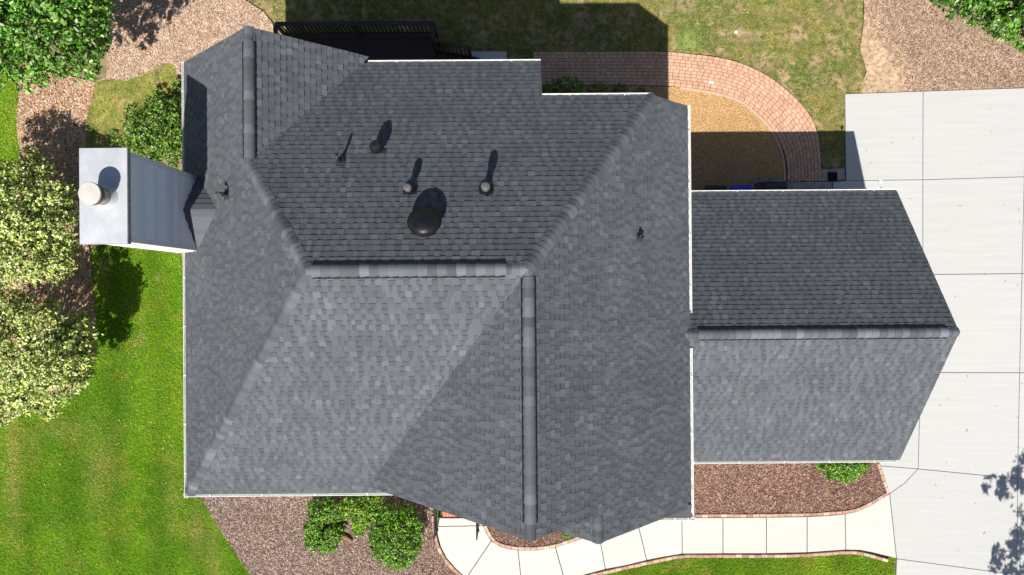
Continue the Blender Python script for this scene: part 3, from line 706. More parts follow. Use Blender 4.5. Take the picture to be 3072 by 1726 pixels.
cc = U(318, 592, zc + .03)
cap.add([(x, y, zc - .13) for x, y in P0] + [(x, y, zc) for x, y in P0] + [tuple(cc + V3((a, b_, 0))) for a, b_ in ((-.18, -.18), (.18, -.18), (.18, .18), (-.18, .18))],
        [(0, 1, 5, 4), (1, 2, 6, 5), (2, 3, 7, 6), (3, 0, 4, 7), (4, 5, 9, 8), (5, 6, 10, 9), (6, 7, 11, 10), (7, 4, 8, 11), (8, 9, 10, 11), (3, 2, 1, 0)])
cap.build('chimney_cap', MA['steel'], ch)
rim = MB()
for (a, b_) in (((cX0, cY0), (cX1, cY0)), ((cX1, cY0), (cX1, cY1)), ((cX1, cY1), (cX0, cY1)), ((cX0, cY1), (cX0, cY0))):
    rim.beam((*a, zc - .07), (*b_, zc - .07), .012, .11)
rim.build('drip_edge', MA['steel_dull'], ch)
fo = U(318, 592, zc + .02)
MB().lathe([(.25, 0), (.24, .012), (.19, .05), (.165, .12)], fo).build('storm_collar', MA['steel'], ch, smooth=True)
MB().lathe([(.155, .02), (.155, .40)], fo).build('flue_pipe', MA['steel_dull'], ch, smooth=True)
MB().lathe([(.17, .36), (.212, .40), (.212, .53)], fo).build('flue_hood_band', MA['rust'], ch, smooth=True)
MB().lathe([(.218, .515), (.218, .54), (.21, .552), (0, .562)], fo, seg=36).build('flue_hood_top', MA['flue_cap'], ch, smooth=True)

# ---- gutters
def gutter(a, b, out, brackets=True, ends=(1, 1), drop=.03):
    a, b, out = V3(a), V3(b), V3(out); t = (b - a).normalized()
    a = a - up * drop; b = b - up * drop
    prof = [(-.01, .0), (-.01, -.11), (.065, -.11), (.07, -.055), (.082, -.03), (.082, 0), (.071, 0), (.071, -.026), (.058, -.05), (.05, -.098), (.002, -.098), (.002, 0)]
    k = len(prof); vs_ = [p + out * x + up * y for p in (a, b) for x, y in prof]
    m_ = MB().add(vs_, [(i, (i + 1) % k, k + (i + 1) % k, k + i) for i in range(k)] + [tuple(range(k)), tuple(range(2 * k - 1, k - 1, -1))])
    for e, p in zip(ends, (a, b)):
        if e: m_.box(p + out * .036 - up * .055, tuple(abs(x) for x in (t * .006 + out * .09 + up * .108)))
    g_ = m_.build('gutter', MA['white'], house)
    if brackets:
        L_ = (b - a).length; n_ = max(2, round(L_ / 1.35))
        for i in range(n_):
            p = a + t * (L_ * (i + .5) / n_)
            MB().beam(p - out * .03 + up * .012, p + out * .08 + up * .006, .022, .01).build('gutter_bracket', MA['white'], g_)
    return g_
gutter((Xw, Ys - .1, zs), (Xw, cY0 + .02, zs), (-1, 0, 0)); gutter((Xw, cY1 - .02, zs), (Xw, Yv + .02, zs), (-1, 0, 0))
gutter((Xw - .1, Ys, zs), (XP1 + .62, Ys, zs), (0, -1, 0))
gutter((vB.x + .12, Yn2, zn2), (X1, Yn2, zn2), (0, 1, 0))
gutter((X1, Yn, zh), (Xh - .06, Yn, zh), (0, 1, 0))
gutter((Xe, Yn + .02, ze), (Xe, Ygr + .53, ze), (1, 0, 0)); gutter((Xe, Ygr - .36, ze), (Xe, Yp - .28, ze), (1, 0, 0))
gutter((Xe + .12, Yg1, zge), (Xg, Yg1, zge), (0, 1, 0)); gutter((Xe + .12, Yg2, zge), (Xg - .08, Yg2, zge), (0, -1, 0))
# small boxed eave return at the south-east corner
rt = MB(); e0 = Xe - .62
rt.add([(e0, Yp + .1, ze + .30), (Xe, Yp + .1, ze + .08), (Xe, Yp - .26, ze), (e0, Yp - .26, ze), (e0, Yp + .1, ze - .12), (Xe, Yp + .1, ze - .12), (Xe, Yp - .26, ze - .12), (e0, Yp - .26, ze - .12)], [(3, 2, 1, 0), (4, 5, 6, 7), (2, 3, 7, 6), (1, 2, 6, 5), (3, 0, 4, 7)], (.085, .087, .092))
rt.build('eave_return', MA['shingle'], house)
gutter((e0 + .05, Yp - .26, ze), (Xe + .1, Yp - .26, ze), (0, -1, 0))

# ---- walls under the roof
def wall(x0, x1, y0, y1, z1, z0=0): MB().box(((x0 + x1) / 2, (y0 + y1) / 2, (z0 + z1) / 2), (x1 - x0, y1 - y0, z1 - z0)).build('wall', MA['wall'], house)
wall(Xw + .4, Xe - .42, Ys + .42, Yn - .4, 5.55)
wall(Xw + .41, X1 - .3, Yn - .41, Yn2 - .42, 5.54)
wall(4.02, Xg - .35, Yg2 + .42, Yg1 - .42, 3.25)
def gable(pts, y, th, axis='y'):
    b_ = MB(); n_ = len(pts)
    P = [(a, y, z_) if axis == 'y' else (y, a, z_) for a, z_ in pts]; Q = [(a, y + th, z_) if axis == 'y' else (y + th, a, z_) for a, z_ in pts]
    b_.add(P + Q, [tuple(range(n_)), tuple(range(2 * n_ - 1, n_ - 1, -1))] + [(i, (i + 1) % n_, n_ + (i + 1) % n_, n_ + i) for i in range(n_)])
    b_.build('gable_wall', MA['wall'], house)
dz = .22
gable([(Xw + .4, 0), (Xw + .4, zs + .4 * sw - dz), (Xv, zv - dz), (vB.x - .3, zv - swe * (vB.x - .3 - Xv) - dz), (vB.x - .3, 0)], Yv - .45, .15)
gable([(XP1 + .3, 0), (XP1 + .3, zP1), (Xr, zR - dz), (Xe - .45, ze + .45 * se - dz), (Xe - .45, 0)], Yg + .3, .15)
gable([(XL + .4, 0), (XL + .4, zsm - sl * 2.0 - dz), (Xs, zsm - dz), (Xe - .46, ze + .46 * se - dz), (Xe - .46, 0)], Yp + .3, .15)
gable([(Xh - .3, 5.3), (Xh - .3, zh - dz), (Xh, zh - dz), (Xe - .45, ze + .45 * se - dz), (Xe - .45, 5.3)], Yn - .42, .15)
gable([(Yg1 - .43, 0), (Yg1 - .43, zge + .43 * sgn - dz), (Ygr, zgr - dz), (Yg2 + .43, zge + .43 * sgs - dz), (Yg2 + .43, 0)], Xg - .5, .15, 'x')
for y in (-3.2, .6):   # two garage doors on the drive side
    dmb = MB().box((Xg - .34, y, 1.15), (.05, 2.6, 2.2)); gd = dmb.build('garage_door', MA['trim'], house)
    for k in range(4): MB().box((Xg - .31, y, .34 + k * .54), (.02, 2.5, .48)).build('panel', MA['trim'], gd)
for (x, y, z_, ax) in ((-6.2, Ys + .41, 4.2, 'y'), (-4.6, Ys + .41, 4.2, 'y'), (-6.2, Ys + .41, 1.6, 'y'), (-4.6, Ys + .41, 1.6, 'y'), (Xw + .39, -2.5, 4.2, 'x'), (Xw + .39, -2.5, 1.6, 'x'), (.4, Yg + .29, 4.6, 'y'), (Xw + .39, 4.4, 4.2, 'x')):
    sz = (1.0, .06, 1.4) if ax == 'y' else (.06, 1.0, 1.4); f_ = MB().box((x, y, z_), sz).build('window', MA['trim'], house)
    sg = -.02; MB().box((x + (sg if ax == 'x' else 0), y + (sg if ax == 'y' else 0), z_), (.86, .05, 1.26) if ax == 'y' else (.05, .86, 1.26)).build('pane', MA['glass'], f_)

# ---- roof penetrations
def onface(px, py, f): return UP(px, py, faces[f]['o'], faces[f]['n'])
def frame_on(f):
    n_ = faces[f]['n']; v_ = faces[f]['vd']; return n_, v_, v_.cross(n_)
def flashing(p, f, w_, l_, parent, m_='vent_metal'):
    n_, v_, s_ = frame_on(f); R = Matrix((s_, v_, n_)).transposed()
    MB().box(p + n_ * .017, (w_, l_, .006), R).build('flashing', MA[m_], parent)
def pipe_vent(px, py, f, r=.04, h=.4, elbow=None, label=None):
    p = onface(px, py, f); n_, v_, s_ = frame_on(f); e = empty('vent_pipe', p, parent=house)
    if label: e['label'] = label
    flashing(p + v_ * .02, f, .17, .19, e, 'deck_ply')
    MB().lathe([(.115, .018), (.10, .035), (.082, .04), (.078, .065), (.06, .07), (.056, .10), (r + .004, .105), (r + .004, .14)], p, (n_ * .65 + up * .35), 20).build('boot', MA['lead'], e, smooth=True)
    pts = [p, p + up * h * .8, p + up * h]
    if elbow:
        d = V3(elbow); pts = [p, p + up * h * .75] + [p + up * (h * .75 + .09 * math.sin(a)) + d * (.09 * (1 - math.cos(a))) for a in (.5, 1, 1.57, 2.1, 2.6)]
    MB().tube(pts, r, 14).build('pipe', MA['lead'], e, smooth=True)
    MB().lathe([(r + .003, h - .02), (r + .003, h + .004), (r - .006, h + .004), (r - .007, h - .05)] if not elbow else [(r + .008, .15), (r + .008, .18)], p).build('rim', MA['vent_metal'], e, smooth=True)
def cap_vent(px, py, f, r, h, rc):
    p = onface(px, py, f); e = empty('roof_vent', p, parent=house); n_, v_, s_ = frame_on(f)
    flashing(p + v_ * .06, f, .30, .14, e, 'deck_ply')
    MB().lathe([(r + .10, .0), (r + .085, .03), (r + .02, .16), (r + .01, .2)], p - up * .02, up, 24).build('cone', MA['vent_metal'], e, smooth=True)
    MB().lathe([(r, .05), (r, h)], p, up, 24).build('pipe', MA['vent_metal'], e, smooth=True)
    MB().lathe([(r + .005, h - .10), (rc, h - .09), (rc, h + .02), (rc * .93, h + .035), (rc * .8, h + .035), (rc * .78, h + .05), (rc * .4, h + .055), (rc * .38, h + .045), (0, h + .05)], p, up, 28).build('cap', MA['cap_metal'], e, smooth=True)
pipe_vent(1023, 488, 'N', .032, .42, (0, .6, 0)); pipe_vent(682, 586, 'W', .032, .36, (-.7, 0, 0)); pipe_vent(1917, 711, 'E', .035, .24)
cap_vent(1231, 572, 'N', .062, .42, .085); cap_vent(1459, 572, 'N', .07, .55, .095)
# octagonal hooded vent
p = onface(1137, 450, 'N'); e = empty('roof_vent', p, parent=house); n_, v_, s_ = frame_on('N'); flashing(p + v_ * .05, 'N', .34, .12, e, 'deck_ply')
MB().lathe([(.10, 0), (.09, .12), (.075, .2)], p, up, 8).build('pipe', MA['vent_metal'], e)
MB().lathe([(.08, .18), (.145, .24), (.145, .36), (.10, .44), (0, .45)], p, up, 8).build('cap', MA['vent_metal'], e)
# domed attic fan
p = onface(1276, 682, 'N'); e = empty('attic_fan', p, parent=house); flashing(p, 'N', .44, .44, e, 'deck_ply')
MB().lathe([(.27, .01), (.25, .2)], p, n_, 32).build('neck', MA['vent_metal'], e, smooth=True)
MB().lathe([(.24, .15), (.335, .15), (.35, .165), (.35, .20), (.33, .245), (.27, .30), (.18, .335), (.09, .352), (0, .357)], p, n_, 40).build('dome', MA['vent_metal'], e, smooth=True)
# floodlight under the garage eave end
p = V3((10.75, Yg1 + .12, zge - .15)); e = empty('floodlight', p, parent=house); e['label'] = 'small white floodlight on the garage eave'
MB().tube([p, p + V3((0, .1, -.02)), p + V3((0, .16, -.06))], .012, 8).build('arm', MA['white'], e)
MB().lathe([(.02, 0), (.045, .03), (.05, .12), (.035, .13)], p + V3((0, .12, -.03)), V3((.1, .9, -.35)), 14).build('lamp_head', MA['white'], e, smooth=True)

# ================================================================== DECK
zd = 1.0; zr = zd + .95
A = U(822, 66, zr); B = U(1300, 60, zr); dk = empty('deck', ((A.x + B.x) / 2, A.y - 1, 0), 'dark stained raised timber deck with railing behind the house', 'deck')
dx0, dx1 = A.x + .04, B.x - .02; dyN = A.y - .06; dyS = 5.3
y = dyN; i = 0
while y > dyS:
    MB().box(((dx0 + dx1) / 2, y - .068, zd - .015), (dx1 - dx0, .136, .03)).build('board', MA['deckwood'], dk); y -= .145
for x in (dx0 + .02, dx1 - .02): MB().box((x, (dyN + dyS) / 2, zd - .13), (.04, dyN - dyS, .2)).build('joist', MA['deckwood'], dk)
MB().box(((dx0 + dx1) / 2, dyN - .02, zd - .13), (dx1 - dx0 - .08, .04, .2)).build('rim_joist', MA['deckwood'], dk)
def railrun(a, b, name):
    a, b = V3(a), V3(b); t = (b - a).normalized(); L_ = (b - a).length
    MB().beam(a + up * .93, b + up * .93, .135, .035).build('cap_rail', MA['deckwood'], dk)
    MB().beam(a + up * .86, b + up * .86, .04, .085).build('top_rail', MA['deckwood'], dk)
    MB().beam(a + up * .12, b + up * .12, .04, .085).build('bottom_rail', MA['deckwood'], dk)
    n_ = int(L_ / .125)
    for i in range(1, n_): p = a + t * (L_ * i / n_); MB().beam(p + up * .14, p + up * .83, .036, .036, (0, 1, 0)).build('baluster', MA['deckwood'], dk)
railrun((dx0, dyN, zd), (dx1, dyN, zd), 'n'); railrun((dx0, dyN - .08, zd), (dx0, dyS, zd), 'w'); railrun((dx1, dyN - .08, zd), (dx1, dyN - .5, zd), 'e')
for (x, y) in ((dx0, dyN), (dx1, dyN), ((dx0 + dx1) / 2, dyN), (dx1, dyN - .52), (dx0, dyS + .1), (dx1, dyS + .1)):
    MB().box((x, y, zr / 2 - .02), (.09, .09, zr - .06)).build('post', MA['deckwood'], dk)
ys1 = dyN - .5
for k in range(5):
    MB().box((dx1 + .14 + k * .27, ys1 - .65, zd - .18 * (k + 1)), (.28, 1.2, .04)).build('tread', MA['deckwood'], dk)
for yy in (ys1, ys1 - 1.3):
    MB().beam((dx1, yy, zd - .12), (dx1 + 1.3, yy, .03), .04, .24).build('stringer', MA['deckwood'], dk)
MB().beam((dx1, ys1, zd + .90), (dx1 + 1.05, ys1, zd + .20), .10, .04).build('handrail', MA['deckwood'], dk)
MB().box((dx1 + 1.07, ys1, .55), (.09, .09, 1.25)).build('post', MA['deckwood'], dk)
for k in range(1, 8):
    f_ = k / 8; MB().beam((dx1 + 1.05 * f_, ys1, zd + .05 - .72 * f_), (dx1 + 1.05 * f_, ys1, zd + .88 - .70 * f_), .03, .03, (0, 1, 0)).build('baluster', MA['deckwood'], dk)
pp = MB().prism([tuple(p_.xy) for p_ in PL([(1408, 156), (1520, 156), (1520, 240), (1408, 240)])], -.03, .045, (.5, .5, .48), bevel=.006).build('landing_pad', MA['concrete'], kind='structure')
tag(pp, 'pale concrete pad at the foot of the deck stairs')

# ================================================================== WHEELED BINS
def bin_(px0, px1, py, col, label, lidcol=None):
    zt = 1.05; a = U(px0, py, zt); b_ = U(px1, py, zt); wd = b_.x - a.x; x = (a.x + b_.x) / 2; yN = a.y; dp = .62; yc = yN - dp / 2
    r = empty('wheeled_bin', (x, yc, 0), label, 'trash bin', 'bins behind the garage')
    lidcol = lidcol or col
    def rr(w_, d_, z_, c_=.07, n_=4):
        out = []
        for sx_, sy_, a0 in ((1, 1, 0), (-1, 1, 90), (-1, -1, 180), (1, -1, 270)):
            for k in range(n_): t = math.radians(a0 + 90 * k / (n_ - 1)); out.append((x + sx_ * (w_ / 2 - c_) + c_ * math.cos(t), yc + sy_ * (d_ / 2 - c_) + c_ * math.sin(t), z_))
        return out
    def loft(secs, name, c):
        k = len(secs[0]); vs_ = [p for s_ in secs for p in s_]
        fs = [(i * k + j, i * k + (j + 1) % k, (i + 1) * k + (j + 1) % k, (i + 1) * k + j) for i in range(len(secs) - 1) for j in range(k)] + [tuple(range(k - 1, -1, -1)), tuple(range((len(secs) - 1) * k, len(secs) * k))]
        MB().add(vs_, fs, c).build(name, MA['plastic'], r, smooth=True)
    loft([rr(wd * .78, dp * .72, .04), rr(wd * .80, dp * .74, .12), rr(wd * .94, dp * .9, .92), rr(wd * .98, dp * .95, .93), rr(wd * .98, dp * .95, .97)], 'body', col)
    loft([rr(wd, dp, .97), rr(wd, dp, 1.0), rr(wd * .97, dp * .96, 1.02), rr(wd * .86, dp * .84, 1.025), rr(wd * .8, dp * .78, 1.055), rr(wd * .7, dp * .68, 1.06)], 'lid', lidcol)
    MB().tube([(x - wd * .34, yc - dp / 2 - .0, .96), (x - wd * .34, yc - dp / 2 - .07, .98), (x + wd * .34, yc - dp / 2 - .07, .98), (x + wd * .34, yc - dp / 2, .96)], .014, 8, col=lidcol).build('handle', MA['plastic'], r)
    for s_ in (-1, 1): MB().lathe([(0, -.03), (.1, -.03), (.12, -.015), (.12, .015), (.1, .03), (0, .03)], (x + s_ * wd * .4, yc - dp * .38, .12), (1, 0, 0), 18, (.02, .02, .02)).build('wheel', MA['plastic'], r)
bin_(2117, 2181, 556, (.012, .016, .018), 'blackish wheeled bin nearest the main house wall')
bin_(2194, 2260, 555, (.01, .035, .60), 'bright blue recycling bin under the garage eave')
bin_(2294, 2365, 550, (.012, .035, .045), 'dark teal wheeled bin beside the stone wall')
# low stone cap and bricks between the bins
for i, q in enumerate(([(2255, 545), (2277, 536), (2277, 548), (2262, 553)], [(2279, 535), (2305, 532), (2308, 547), (2279, 548)], [(2307, 531), (2345, 533), (2355, 541), (2348, 546), (2310, 546)], [(2249, 550), (2262, 550), (2262, 580), (2249, 580)])):
    o = MB().prism([tuple(p_.xy) for p_ in PL(q, .12)], 0, .13 + .01 * (i % 2), bevel=.012).build('cap_stone', MA['stone'])
    tag(o, ['rounded cap stone at the left of the low wall by the bins', 'middle cap stone of the low wall by the bins', 'long cap stone beside the brick path end', 'end cap stone beside the blue bin'][i], 'stone', 'cap stones by the bins')
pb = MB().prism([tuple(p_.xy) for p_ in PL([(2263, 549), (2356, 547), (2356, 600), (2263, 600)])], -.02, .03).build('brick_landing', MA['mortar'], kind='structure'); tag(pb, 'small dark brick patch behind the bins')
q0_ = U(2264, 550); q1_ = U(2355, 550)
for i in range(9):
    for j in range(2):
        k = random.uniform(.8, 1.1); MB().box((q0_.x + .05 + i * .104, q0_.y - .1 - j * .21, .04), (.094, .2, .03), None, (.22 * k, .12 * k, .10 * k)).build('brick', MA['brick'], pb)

# ================================================================== VEGETATION
def plant(name, label, cat, base, clumps, nleaf, size, pal, wts=None, trunk=.08, group=None, m='leaf', flat=.5, shell=.55, zmin=.05, stems=True, aspect=.55, tilt=.6, shape=None, tuft=45, pull=.55, limbs=True):
    base = V3((base[0], base[1], 0)); r_ = empty(name, base, label, cat, group)
    CL = [(U(a, b_, z_), rr * 1.22) for a, b_, z_, rr in clumps] if not shape else shape
    vol = np.array([rr ** 2 for _, rr in CL]); vol = vol / vol.sum(); idx = rng.choice(len(CL), nleaf, p=vol)
    cen = np.array([tuple(c) for c, _ in CL])[idx]; rad = np.array([rr for _, rr in CL])[idx]
    d = rng.normal(size=(nleaf, 3)); d /= np.linalg.norm(d, axis=1)[:, None]; d[:, 2] = np.where(rng.random(nleaf) < .75, np.abs(d[:, 2]), d[:, 2])
    az = np.arctan2(d[:, 1], d[:, 0]); bump_ = 1 + .16 * np.sin(az * 5 + idx * 1.3) * np.cos(d[:, 2] * 6 + idx) + .10 * np.sin(az * 11 + idx * 2.1)
    # sub-clumps give light and dark tufts
    rr = rad * bump_ * (shell + (1 - shell) * rng.random(nleaf) ** .6) * rng.uniform(.93, 1.07, nleaf)
    nt_ = max(6, nleaf // tuft); tc = rng.integers(0, nt_, nleaf)
    Pn = cen + d * rr[:, None] * np.array((1, 1, flat + .3))
    # pull leaves toward tuft centres
    tufts = Pn[rng.integers(0, nleaf, nt_)]
    D2 = None
    near = np.empty(nleaf, int)
    for s0 in range(0, nleaf, 4000):
        near[s0:s0 + 4000] = np.argmin(((Pn[s0:s0 + 4000, None, :] - tufts[None]) ** 2).sum(2), 1)
    Pn = Pn + (tufts[near] - Pn) * (pull * rng.random(nleaf) ** .5)[:, None]
    Pn[:, 2] = np.maximum(Pn[:, 2], zmin)
    pal = np.array(pal); ci = rng.choice(len(pal), nleaf, p=wts); tone = rng.uniform(.62, 1.3, nt_)[near]
    cols = pal[ci] * (tone * rng.uniform(.8, 1.2, nleaf))[:, None]
    nrm = d * .55 + rng.normal(size=(nleaf, 3)) * tilt + np.array((0, -.1, .55)); nrm /= np.linalg.norm(nrm, axis=1)[:, None]
    e1 = np.cross(nrm, rng.normal(size=(nleaf, 3))); e1 /= np.linalg.norm(e1, axis=1)[:, None]; e2 = np.cross(nrm, e1)
    L_ = size * rng.uniform(.6, 1.3, nleaf); W_ = L_ * aspect * rng.uniform(.8, 1.2, nleaf)
    V = np.zeros((nleaf, 6, 3))
    for q, (a, b_, c_) in enumerate(((-.5, 0, 0), (-.12, -.5, .12), (.25, -.38, .10), (.5, 0, -.06), (.25, .38, .10), (-.12, .5, .12))):
        V[:, q] = Pn + e1 * (L_ * a)[:, None] + e2 * (W_ * b_)[:, None] + nrm * (L_ * c_)[:, None]
    fast('crown', V.reshape(-1, 3), 6, np.repeat(cols, 6, 0), MA[m], r_)
    if stems:
        tr = MB(); top = V3((0, 0, 0))
        for c, rr_ in CL: top = top + c
        top = top / len(CL); top.z *= .45; top.x = base.x + (top.x - base.x) * .3; top.y = base.y + (top.y - base.y) * .3
        tr.tube([base + V3((0, 0, -.05)), base.lerp(top, .5) + V3((.03, -.02, 0)), top], [trunk * 1.3, trunk, trunk * .8], 9)
        for c, rr_ in (CL if limbs else []):
            e = c + V3((0, 0, rr_ * .3)); mid = top.lerp(e, .5) + V3((random.uniform(-.1, .1), random.uniform(-.1, .1), .08)) * rr_
            tr.tube([top, mid, e], [trunk * .6, trunk * .38, trunk * .12], 6)
            for k in range(3):
                a = random.uniform(0, 6.28); q = e + V3((math.cos(a), math.sin(a), random.uniform(-.1, .4))) * rr_ * .65
                tr.tube([mid.lerp(e, .5), mid.lerp(q, .6) + V3((0, 0, .05)), q], [trunk * .25, trunk * .16, trunk * .06], 5)
        tr.build('trunk', MA['bark'], r_, smooth=True)
    return r_
GREEN = [(.09, .24, .02), (.15, .36, .04), (.03, .085, .01), (.30, .50, .12), (.24, .36, .07)]
DARK = [(.05, .14, .012), (.10, .25, .022), (.02, .06, .006), (.20, .38, .05), (.30, .40, .08)]
VARI = [(.66, .72, .26), (.50, .60, .15), (.20, .31, .04), (.84, .88, .54), (.62, .60, .12), (.07, .13, .016)]
YEL = [(.80, .62, .20), (.72, .66, .34), (.60, .42, .08), (.3, .32, .06)]
CLIP = [(.075, .23, .008), (.125, .34, .010), (.025, .08, .004), (.26, .50, .03), (.05, .15, .006), (.34, .45, .10)]
b0 = U(60, 20)
plant('broadleaf_tree', 'large glossy green broadleaf tree at the top left corner', 'tree', b0, [(40, 40, 4.6, 1.1), (160, 80, 4.6, 1.05), (255, 60, 4.0, .75), (80, 160, 3.6, .95), (205, 165, 3.4, .7), (-70, 110, 4.4, 1.2), (20, -90, 5.0, 1.4), (170, -60, 5.0, 1.2), (290, 120, 3.2, .42), (300, 40, 3.4, .4), (270, 200, 2.4, .34), (130, 222, 2.2, .35), (30, 195, 3.0, .6), (-160, 20, 4.5, 1.3)], 21000, .135, GREEN, [.3, .25, .2, .15, .1], .13, None, aspect=.42)
plant('variegated_shrub', 'tall cream and lime variegated shrub left of the chimney', 'shrub', U(70, 690), [(95, 480, 1.6, .34), (120, 520, 1.9, .42), (55, 540, 2.2, .55), (40, 640, 2.7, .75), (150, 600, 2.4, .55), (180, 690, 2.3, .5), (70, 760, 2.7, .7), (170, 775, 2.1, .5), (60, 690, 2.8, .7), (120, 690, 2.6, .6), (20, 780, 2.6, .7), (180, 820, 1.6, .35), (200, 580, 1.5, .3), (-60, 700, 2.8, .9), (-60, 560, 2.6, .8), (205, 740, 1.6, .32), (110, 825, 1.9, .3), (215, 640, 1.5, .28)], 34000, .08, VARI, [.25, .22, .16, .16, .06, .15], .07, 'variegated shrubs by the side lawn', m='leaf_matt', aspect=.6, shell=.3, pull=.5, flat=.7)
plant('variegated_shrub', 'broad cream variegated shrub below the chimney on the lawn edge', 'shrub', U(120, 1070), [(70, 905, 1.9, .36), (0, 900, 2.0, .45), (150, 925, 1.5, .28), (60, 950, 2.3, .5), (140, 990, 2.6, .65), (205, 1060, 2.3, .62), (90, 1090, 2.7, .8), (180, 1150, 2.2, .6), (40, 1170, 2.3, .65), (-50, 1050, 2.6, .9), (245, 960, 1.5, .28), (255, 1030, 1.7, .35), (150, 1225, 1.4, .35), (240, 1130, 1.7, .35), (20, 960, 2.2, .5), (100, 1190, 2.1, .5), (20, 1230, 1.8, .4), (220, 990, 2, .4), (265, 1090, 1.2, .25), (245, 1000, 2.2, .42), (262, 1060, 1.9, .34), (150, 1080, 3.0, .6)], 33000, .08, VARI, [.25, .22, .16, .16, .06, .15], .07, 'variegated shrubs by the side lawn', m='leaf_matt', aspect=.6, shell=.3, pull=.5, flat=.7)
plant('variegated_shrub', 'small golden yellow shrub at the left edge below the cream one', 'shrub', U(-10, 1200), [(10, 1190, 1.7, .42), (-40, 1220, 1.8, .55), (25, 1235, 1.1, .25)], 4200, .075, YEL, None, .04, 'variegated shrubs by the side lawn', m='leaf_matt', aspect=.6, shell=.3, pull=.5, flat=.7)
plant('evergreen_shrub', 'dark green loose evergreen shrub between chimney and west eave', 'shrub', U(480, 410), [(450, 385, 2.0, .5), (500, 350, 2.1, .5), (520, 410, 2.1, .5), (470, 320, 1.7, .3), (400, 375, 1.5, .28), (440, 440, 1.8, .45), (380, 440, 1.2, .22), (530, 300, 1.5, .25), (500, 460, 1.8, .5), (560, 380, 1.6, .5), (350, 405, 1.1, .2), (405, 335, 1.4, .26), (470, 290, 1.5, .22), (540, 262, 1.2, .2), (420, 410, 1.7, .35)], 15500, .075, DARK, None, .05, aspect=.5)
plant('clipped_shrub', 'left clipped front shrub with a bare twiggy gap', 'shrub', U(970, 1590), [(945, 1622, .42, .27), (985, 1626, .45, .30), (1005, 1598, .50, .26), (940, 1585, .52, .24), (955, 1545, .50, .26), (1000, 1535, .50, .30), (945, 1520, .4, .2), (985, 1512, .4, .2)], 17000, .058, CLIP, None, .03, 'clipped shrubs in the front bed', aspect=.6, shell=.5, pull=.22)
plant('clipped_shrub', 'middle clipped front shrub tapering to a yellowish tip', 'shrub', U(1080, 1530), [(1070, 1520, .7, .38), (1100, 1535, .7, .36), (1085, 1562, .55, .28), (1075, 1590, .32, .17), (1045, 1525, .6, .28), (1120, 1508, .6, .3)], 15000, .058, CLIP + [(.42, .46, .04)], None, .03, 'clipped shrubs in the front bed', aspect=.6, shell=.5, pull=.22)
plant('clipped_shrub', 'largest rounded clipped shrub beside the brick edging', 'shrub', U(1190, 1610), [(1190, 1625, .85, .58), (1155, 1600, .75, .42), (1215, 1590, .8, .48), (1175, 1560, .7, .42), (1205, 1665, .6, .36), (1150, 1640, .55, .36), (1235, 1630, .6, .32), (1150, 1545, .6, .3), (1220, 1550, .6, .32), (1185, 1680, .4, .26)], 28000, .058, CLIP, None, .035, 'clipped shrubs in the front bed', aspect=.6, shell=.5, pull=.22)
plant('clipped_shrub', 'round bright green shrub peeking out below the garage gutter', 'shrub', U(2524, 1368), [(2524, 1372, .5, .62), (2490, 1382, .35, .4), (2560, 1380, .35, .4), (2524, 1398, .3, .42), (2495, 1402, .25, .26), (2556, 1402, .25, .26)], 14000, .06, CLIP, None, .03, aspect=.6, shell=.72, pull=.2)
plant('shade_shrub', 'dark leafy shrub in shade between house and brick path', 'shrub', U(1700, 290), [(1700, 272, .7, .42), (1660, 280, .6, .36), (1740, 285, .5, .3), (1640, 300, .7, .4), (1720, 300, .6, .4)], 3200, .09, DARK, None, .03, aspect=.35)
plant('groundcover_clump', 'low dark groundcover right of the shaded shrub', 'plant', U(1840, 285), [(1800, 280, .15, .3), (1860, 282, .14, .28), (1920, 285, .10, .22)], 2200, .05, DARK, None, .02, stems=False, flat=.2)
plant('broadleaf_tree', 'green leafy tree overhanging the top right corner', 'tree', U(3070, -40), [(2980, -10, 4.2, .75), (3050, 50, 4.0, .75), (2880, -30, 3.8, .65), (3090, -60, 4.8, 1.2), (2940, -90, 4.4, 1.0), (2830, -20, 3.2, .35), (2930, 35, 3.2, .42), (3075, 110, 3.3, .4), (3000, 75, 3.2, .35)], 14000, .135, GREEN, [.3, .25, .2, .15, .1], .12, aspect=.42)
plant('groundcover_clump', 'tiny bright green tuft poking out below the front gable', 'plant', U(1702, 1608), [(1704, 1606, .1, .10), (1692, 1600, .1, .10)], 700, .05, CLIP + [(.42, .5, .04)], None, .02, stems=False, flat=.4)
# tree outside the frame whose shade falls on the drive
def shc(px, py, z_, r): s_ = U(px, py); return (V3((s_.x - SX * z_, s_.y - SY * z_, z_)), r)
plant('driveway_tree', 'tree past the lower right corner shading the driveway', 'tree', (18.6, -14.0), None, 2900, .16, GREEN, None, .05, limbs=False, aspect=.45, stems=True,
      shape=[shc(3030, 1450, 6.2, .55), shc(2975, 1455, 6.0, .38), shc(2950, 1450, 6.0, .2), shc(3090, 1430, 6.4, .8), shc(3010, 1480, 5.6, .25), shc(3060, 1590, 5.6, .45), shc(3010, 1660, 5.4, .5), shc(2985, 1690, 5.4, .35), shc(3075, 1680, 5.6, .7), shc(3150, 1560, 7, 1.2), shc(3040, 1740, 5.2, .6)], tilt=.9)

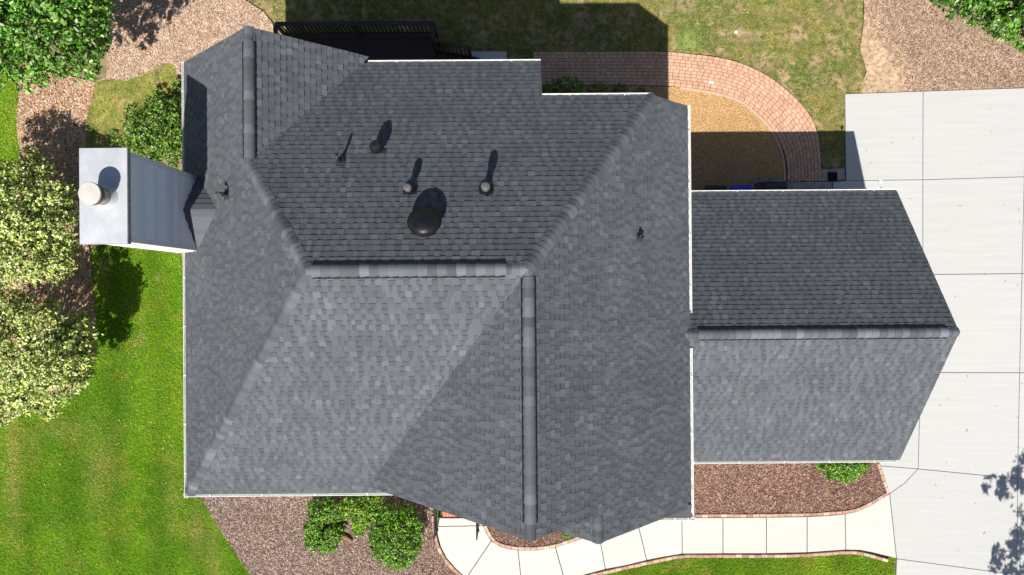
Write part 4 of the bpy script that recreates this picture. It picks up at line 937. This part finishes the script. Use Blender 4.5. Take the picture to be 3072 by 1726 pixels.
# ---- small loose things
p = U(2207, 98); s_ = MB(); 
s_.add([(p.x - .07, p.y - .04, .05), (p.x + .03, p.y - .06, .07), (p.x + .08, p.y + .02, .05), (p.x + .01, p.y + .07, .08), (p.x - .05, p.y + .05, .05), (p.x, p.y, .11), (p.x, p.y, .03)], [(0, 1, 5), (1, 2, 5), (2, 3, 5), (3, 4, 5), (4, 0, 5), (1, 0, 6), (2, 1, 6), (3, 2, 6), (4, 3, 6), (0, 4, 6)])
tag(s_.build('paper_scrap', MA['paper']), 'crumpled white paper scrap on the back lawn', 'litter')
a = U(1026, 1608, .08); b_ = U(1056, 1624, .08); lg = MB().tube([a, a.lerp(b_, .35) + V3((.01, .02, .015)), a.lerp(b_, .7) + V3((0, .015, .01)), b_], [.055, .075, .07, .05], 9)
tag(lg.build('log', MA['wood'], smooth=True), 'short orange-brown log lying between the front shrubs', 'log')

# twigs, needles and dry leaves lying about
def litter(polypx, n, z, parent_name, label, pal, ln):
    P = PL(polypx, 0); X, Y = scatter(P, n / area([(p.x, p.y) for p in P])); k = len(X)
    a = rng.uniform(0, 6.28, k); L_ = rng.uniform(*ln, k) / 2; W_ = rng.uniform(.004, .011, k); V = np.zeros((k, 4, 3))
    for q, (s1, s2) in enumerate(((-1, -1), (1, -1), (1, 1), (-1, 1))):
        V[:, q, 0] = X + np.cos(a) * L_ * s1 - np.sin(a) * W_ * s2; V[:, q, 1] = Y + np.sin(a) * L_ * s1 + np.cos(a) * W_ * s2; V[:, q, 2] = z + rng.uniform(0, .006, k)
    o = fast(parent_name, V.reshape(-1, 3), 4, np.repeat(np.array(pal)[rng.integers(0, len(pal), k)], 4, 0), MA['chips'], None, 'stuff'); return tag(o, label, 'litter')
litter([(2540, 290), (3072, 280), (3072, 1710), (2700, 1670), (2680, 1480), (2880, 1000), (2700, 590), (2540, 560)], 42, .053, 'leaf_litter', 'scattered twigs and dry needles on the driveway', [(.24, .18, .11), (.30, .22, .14), (.16, .12, .08), (.34, .22, .12)], (.03, .11))
litter([(300, 800), (540, 780), (540, 1450), (700, 1700), (20, 1700), (20, 1320), (300, 1180)], 150, .05, 'leaf_litter', 'scattered dry fallen leaves on the side lawn', [(.45, .30, .12), (.55, .45, .3), (.3, .17, .07)], (.03, .07))
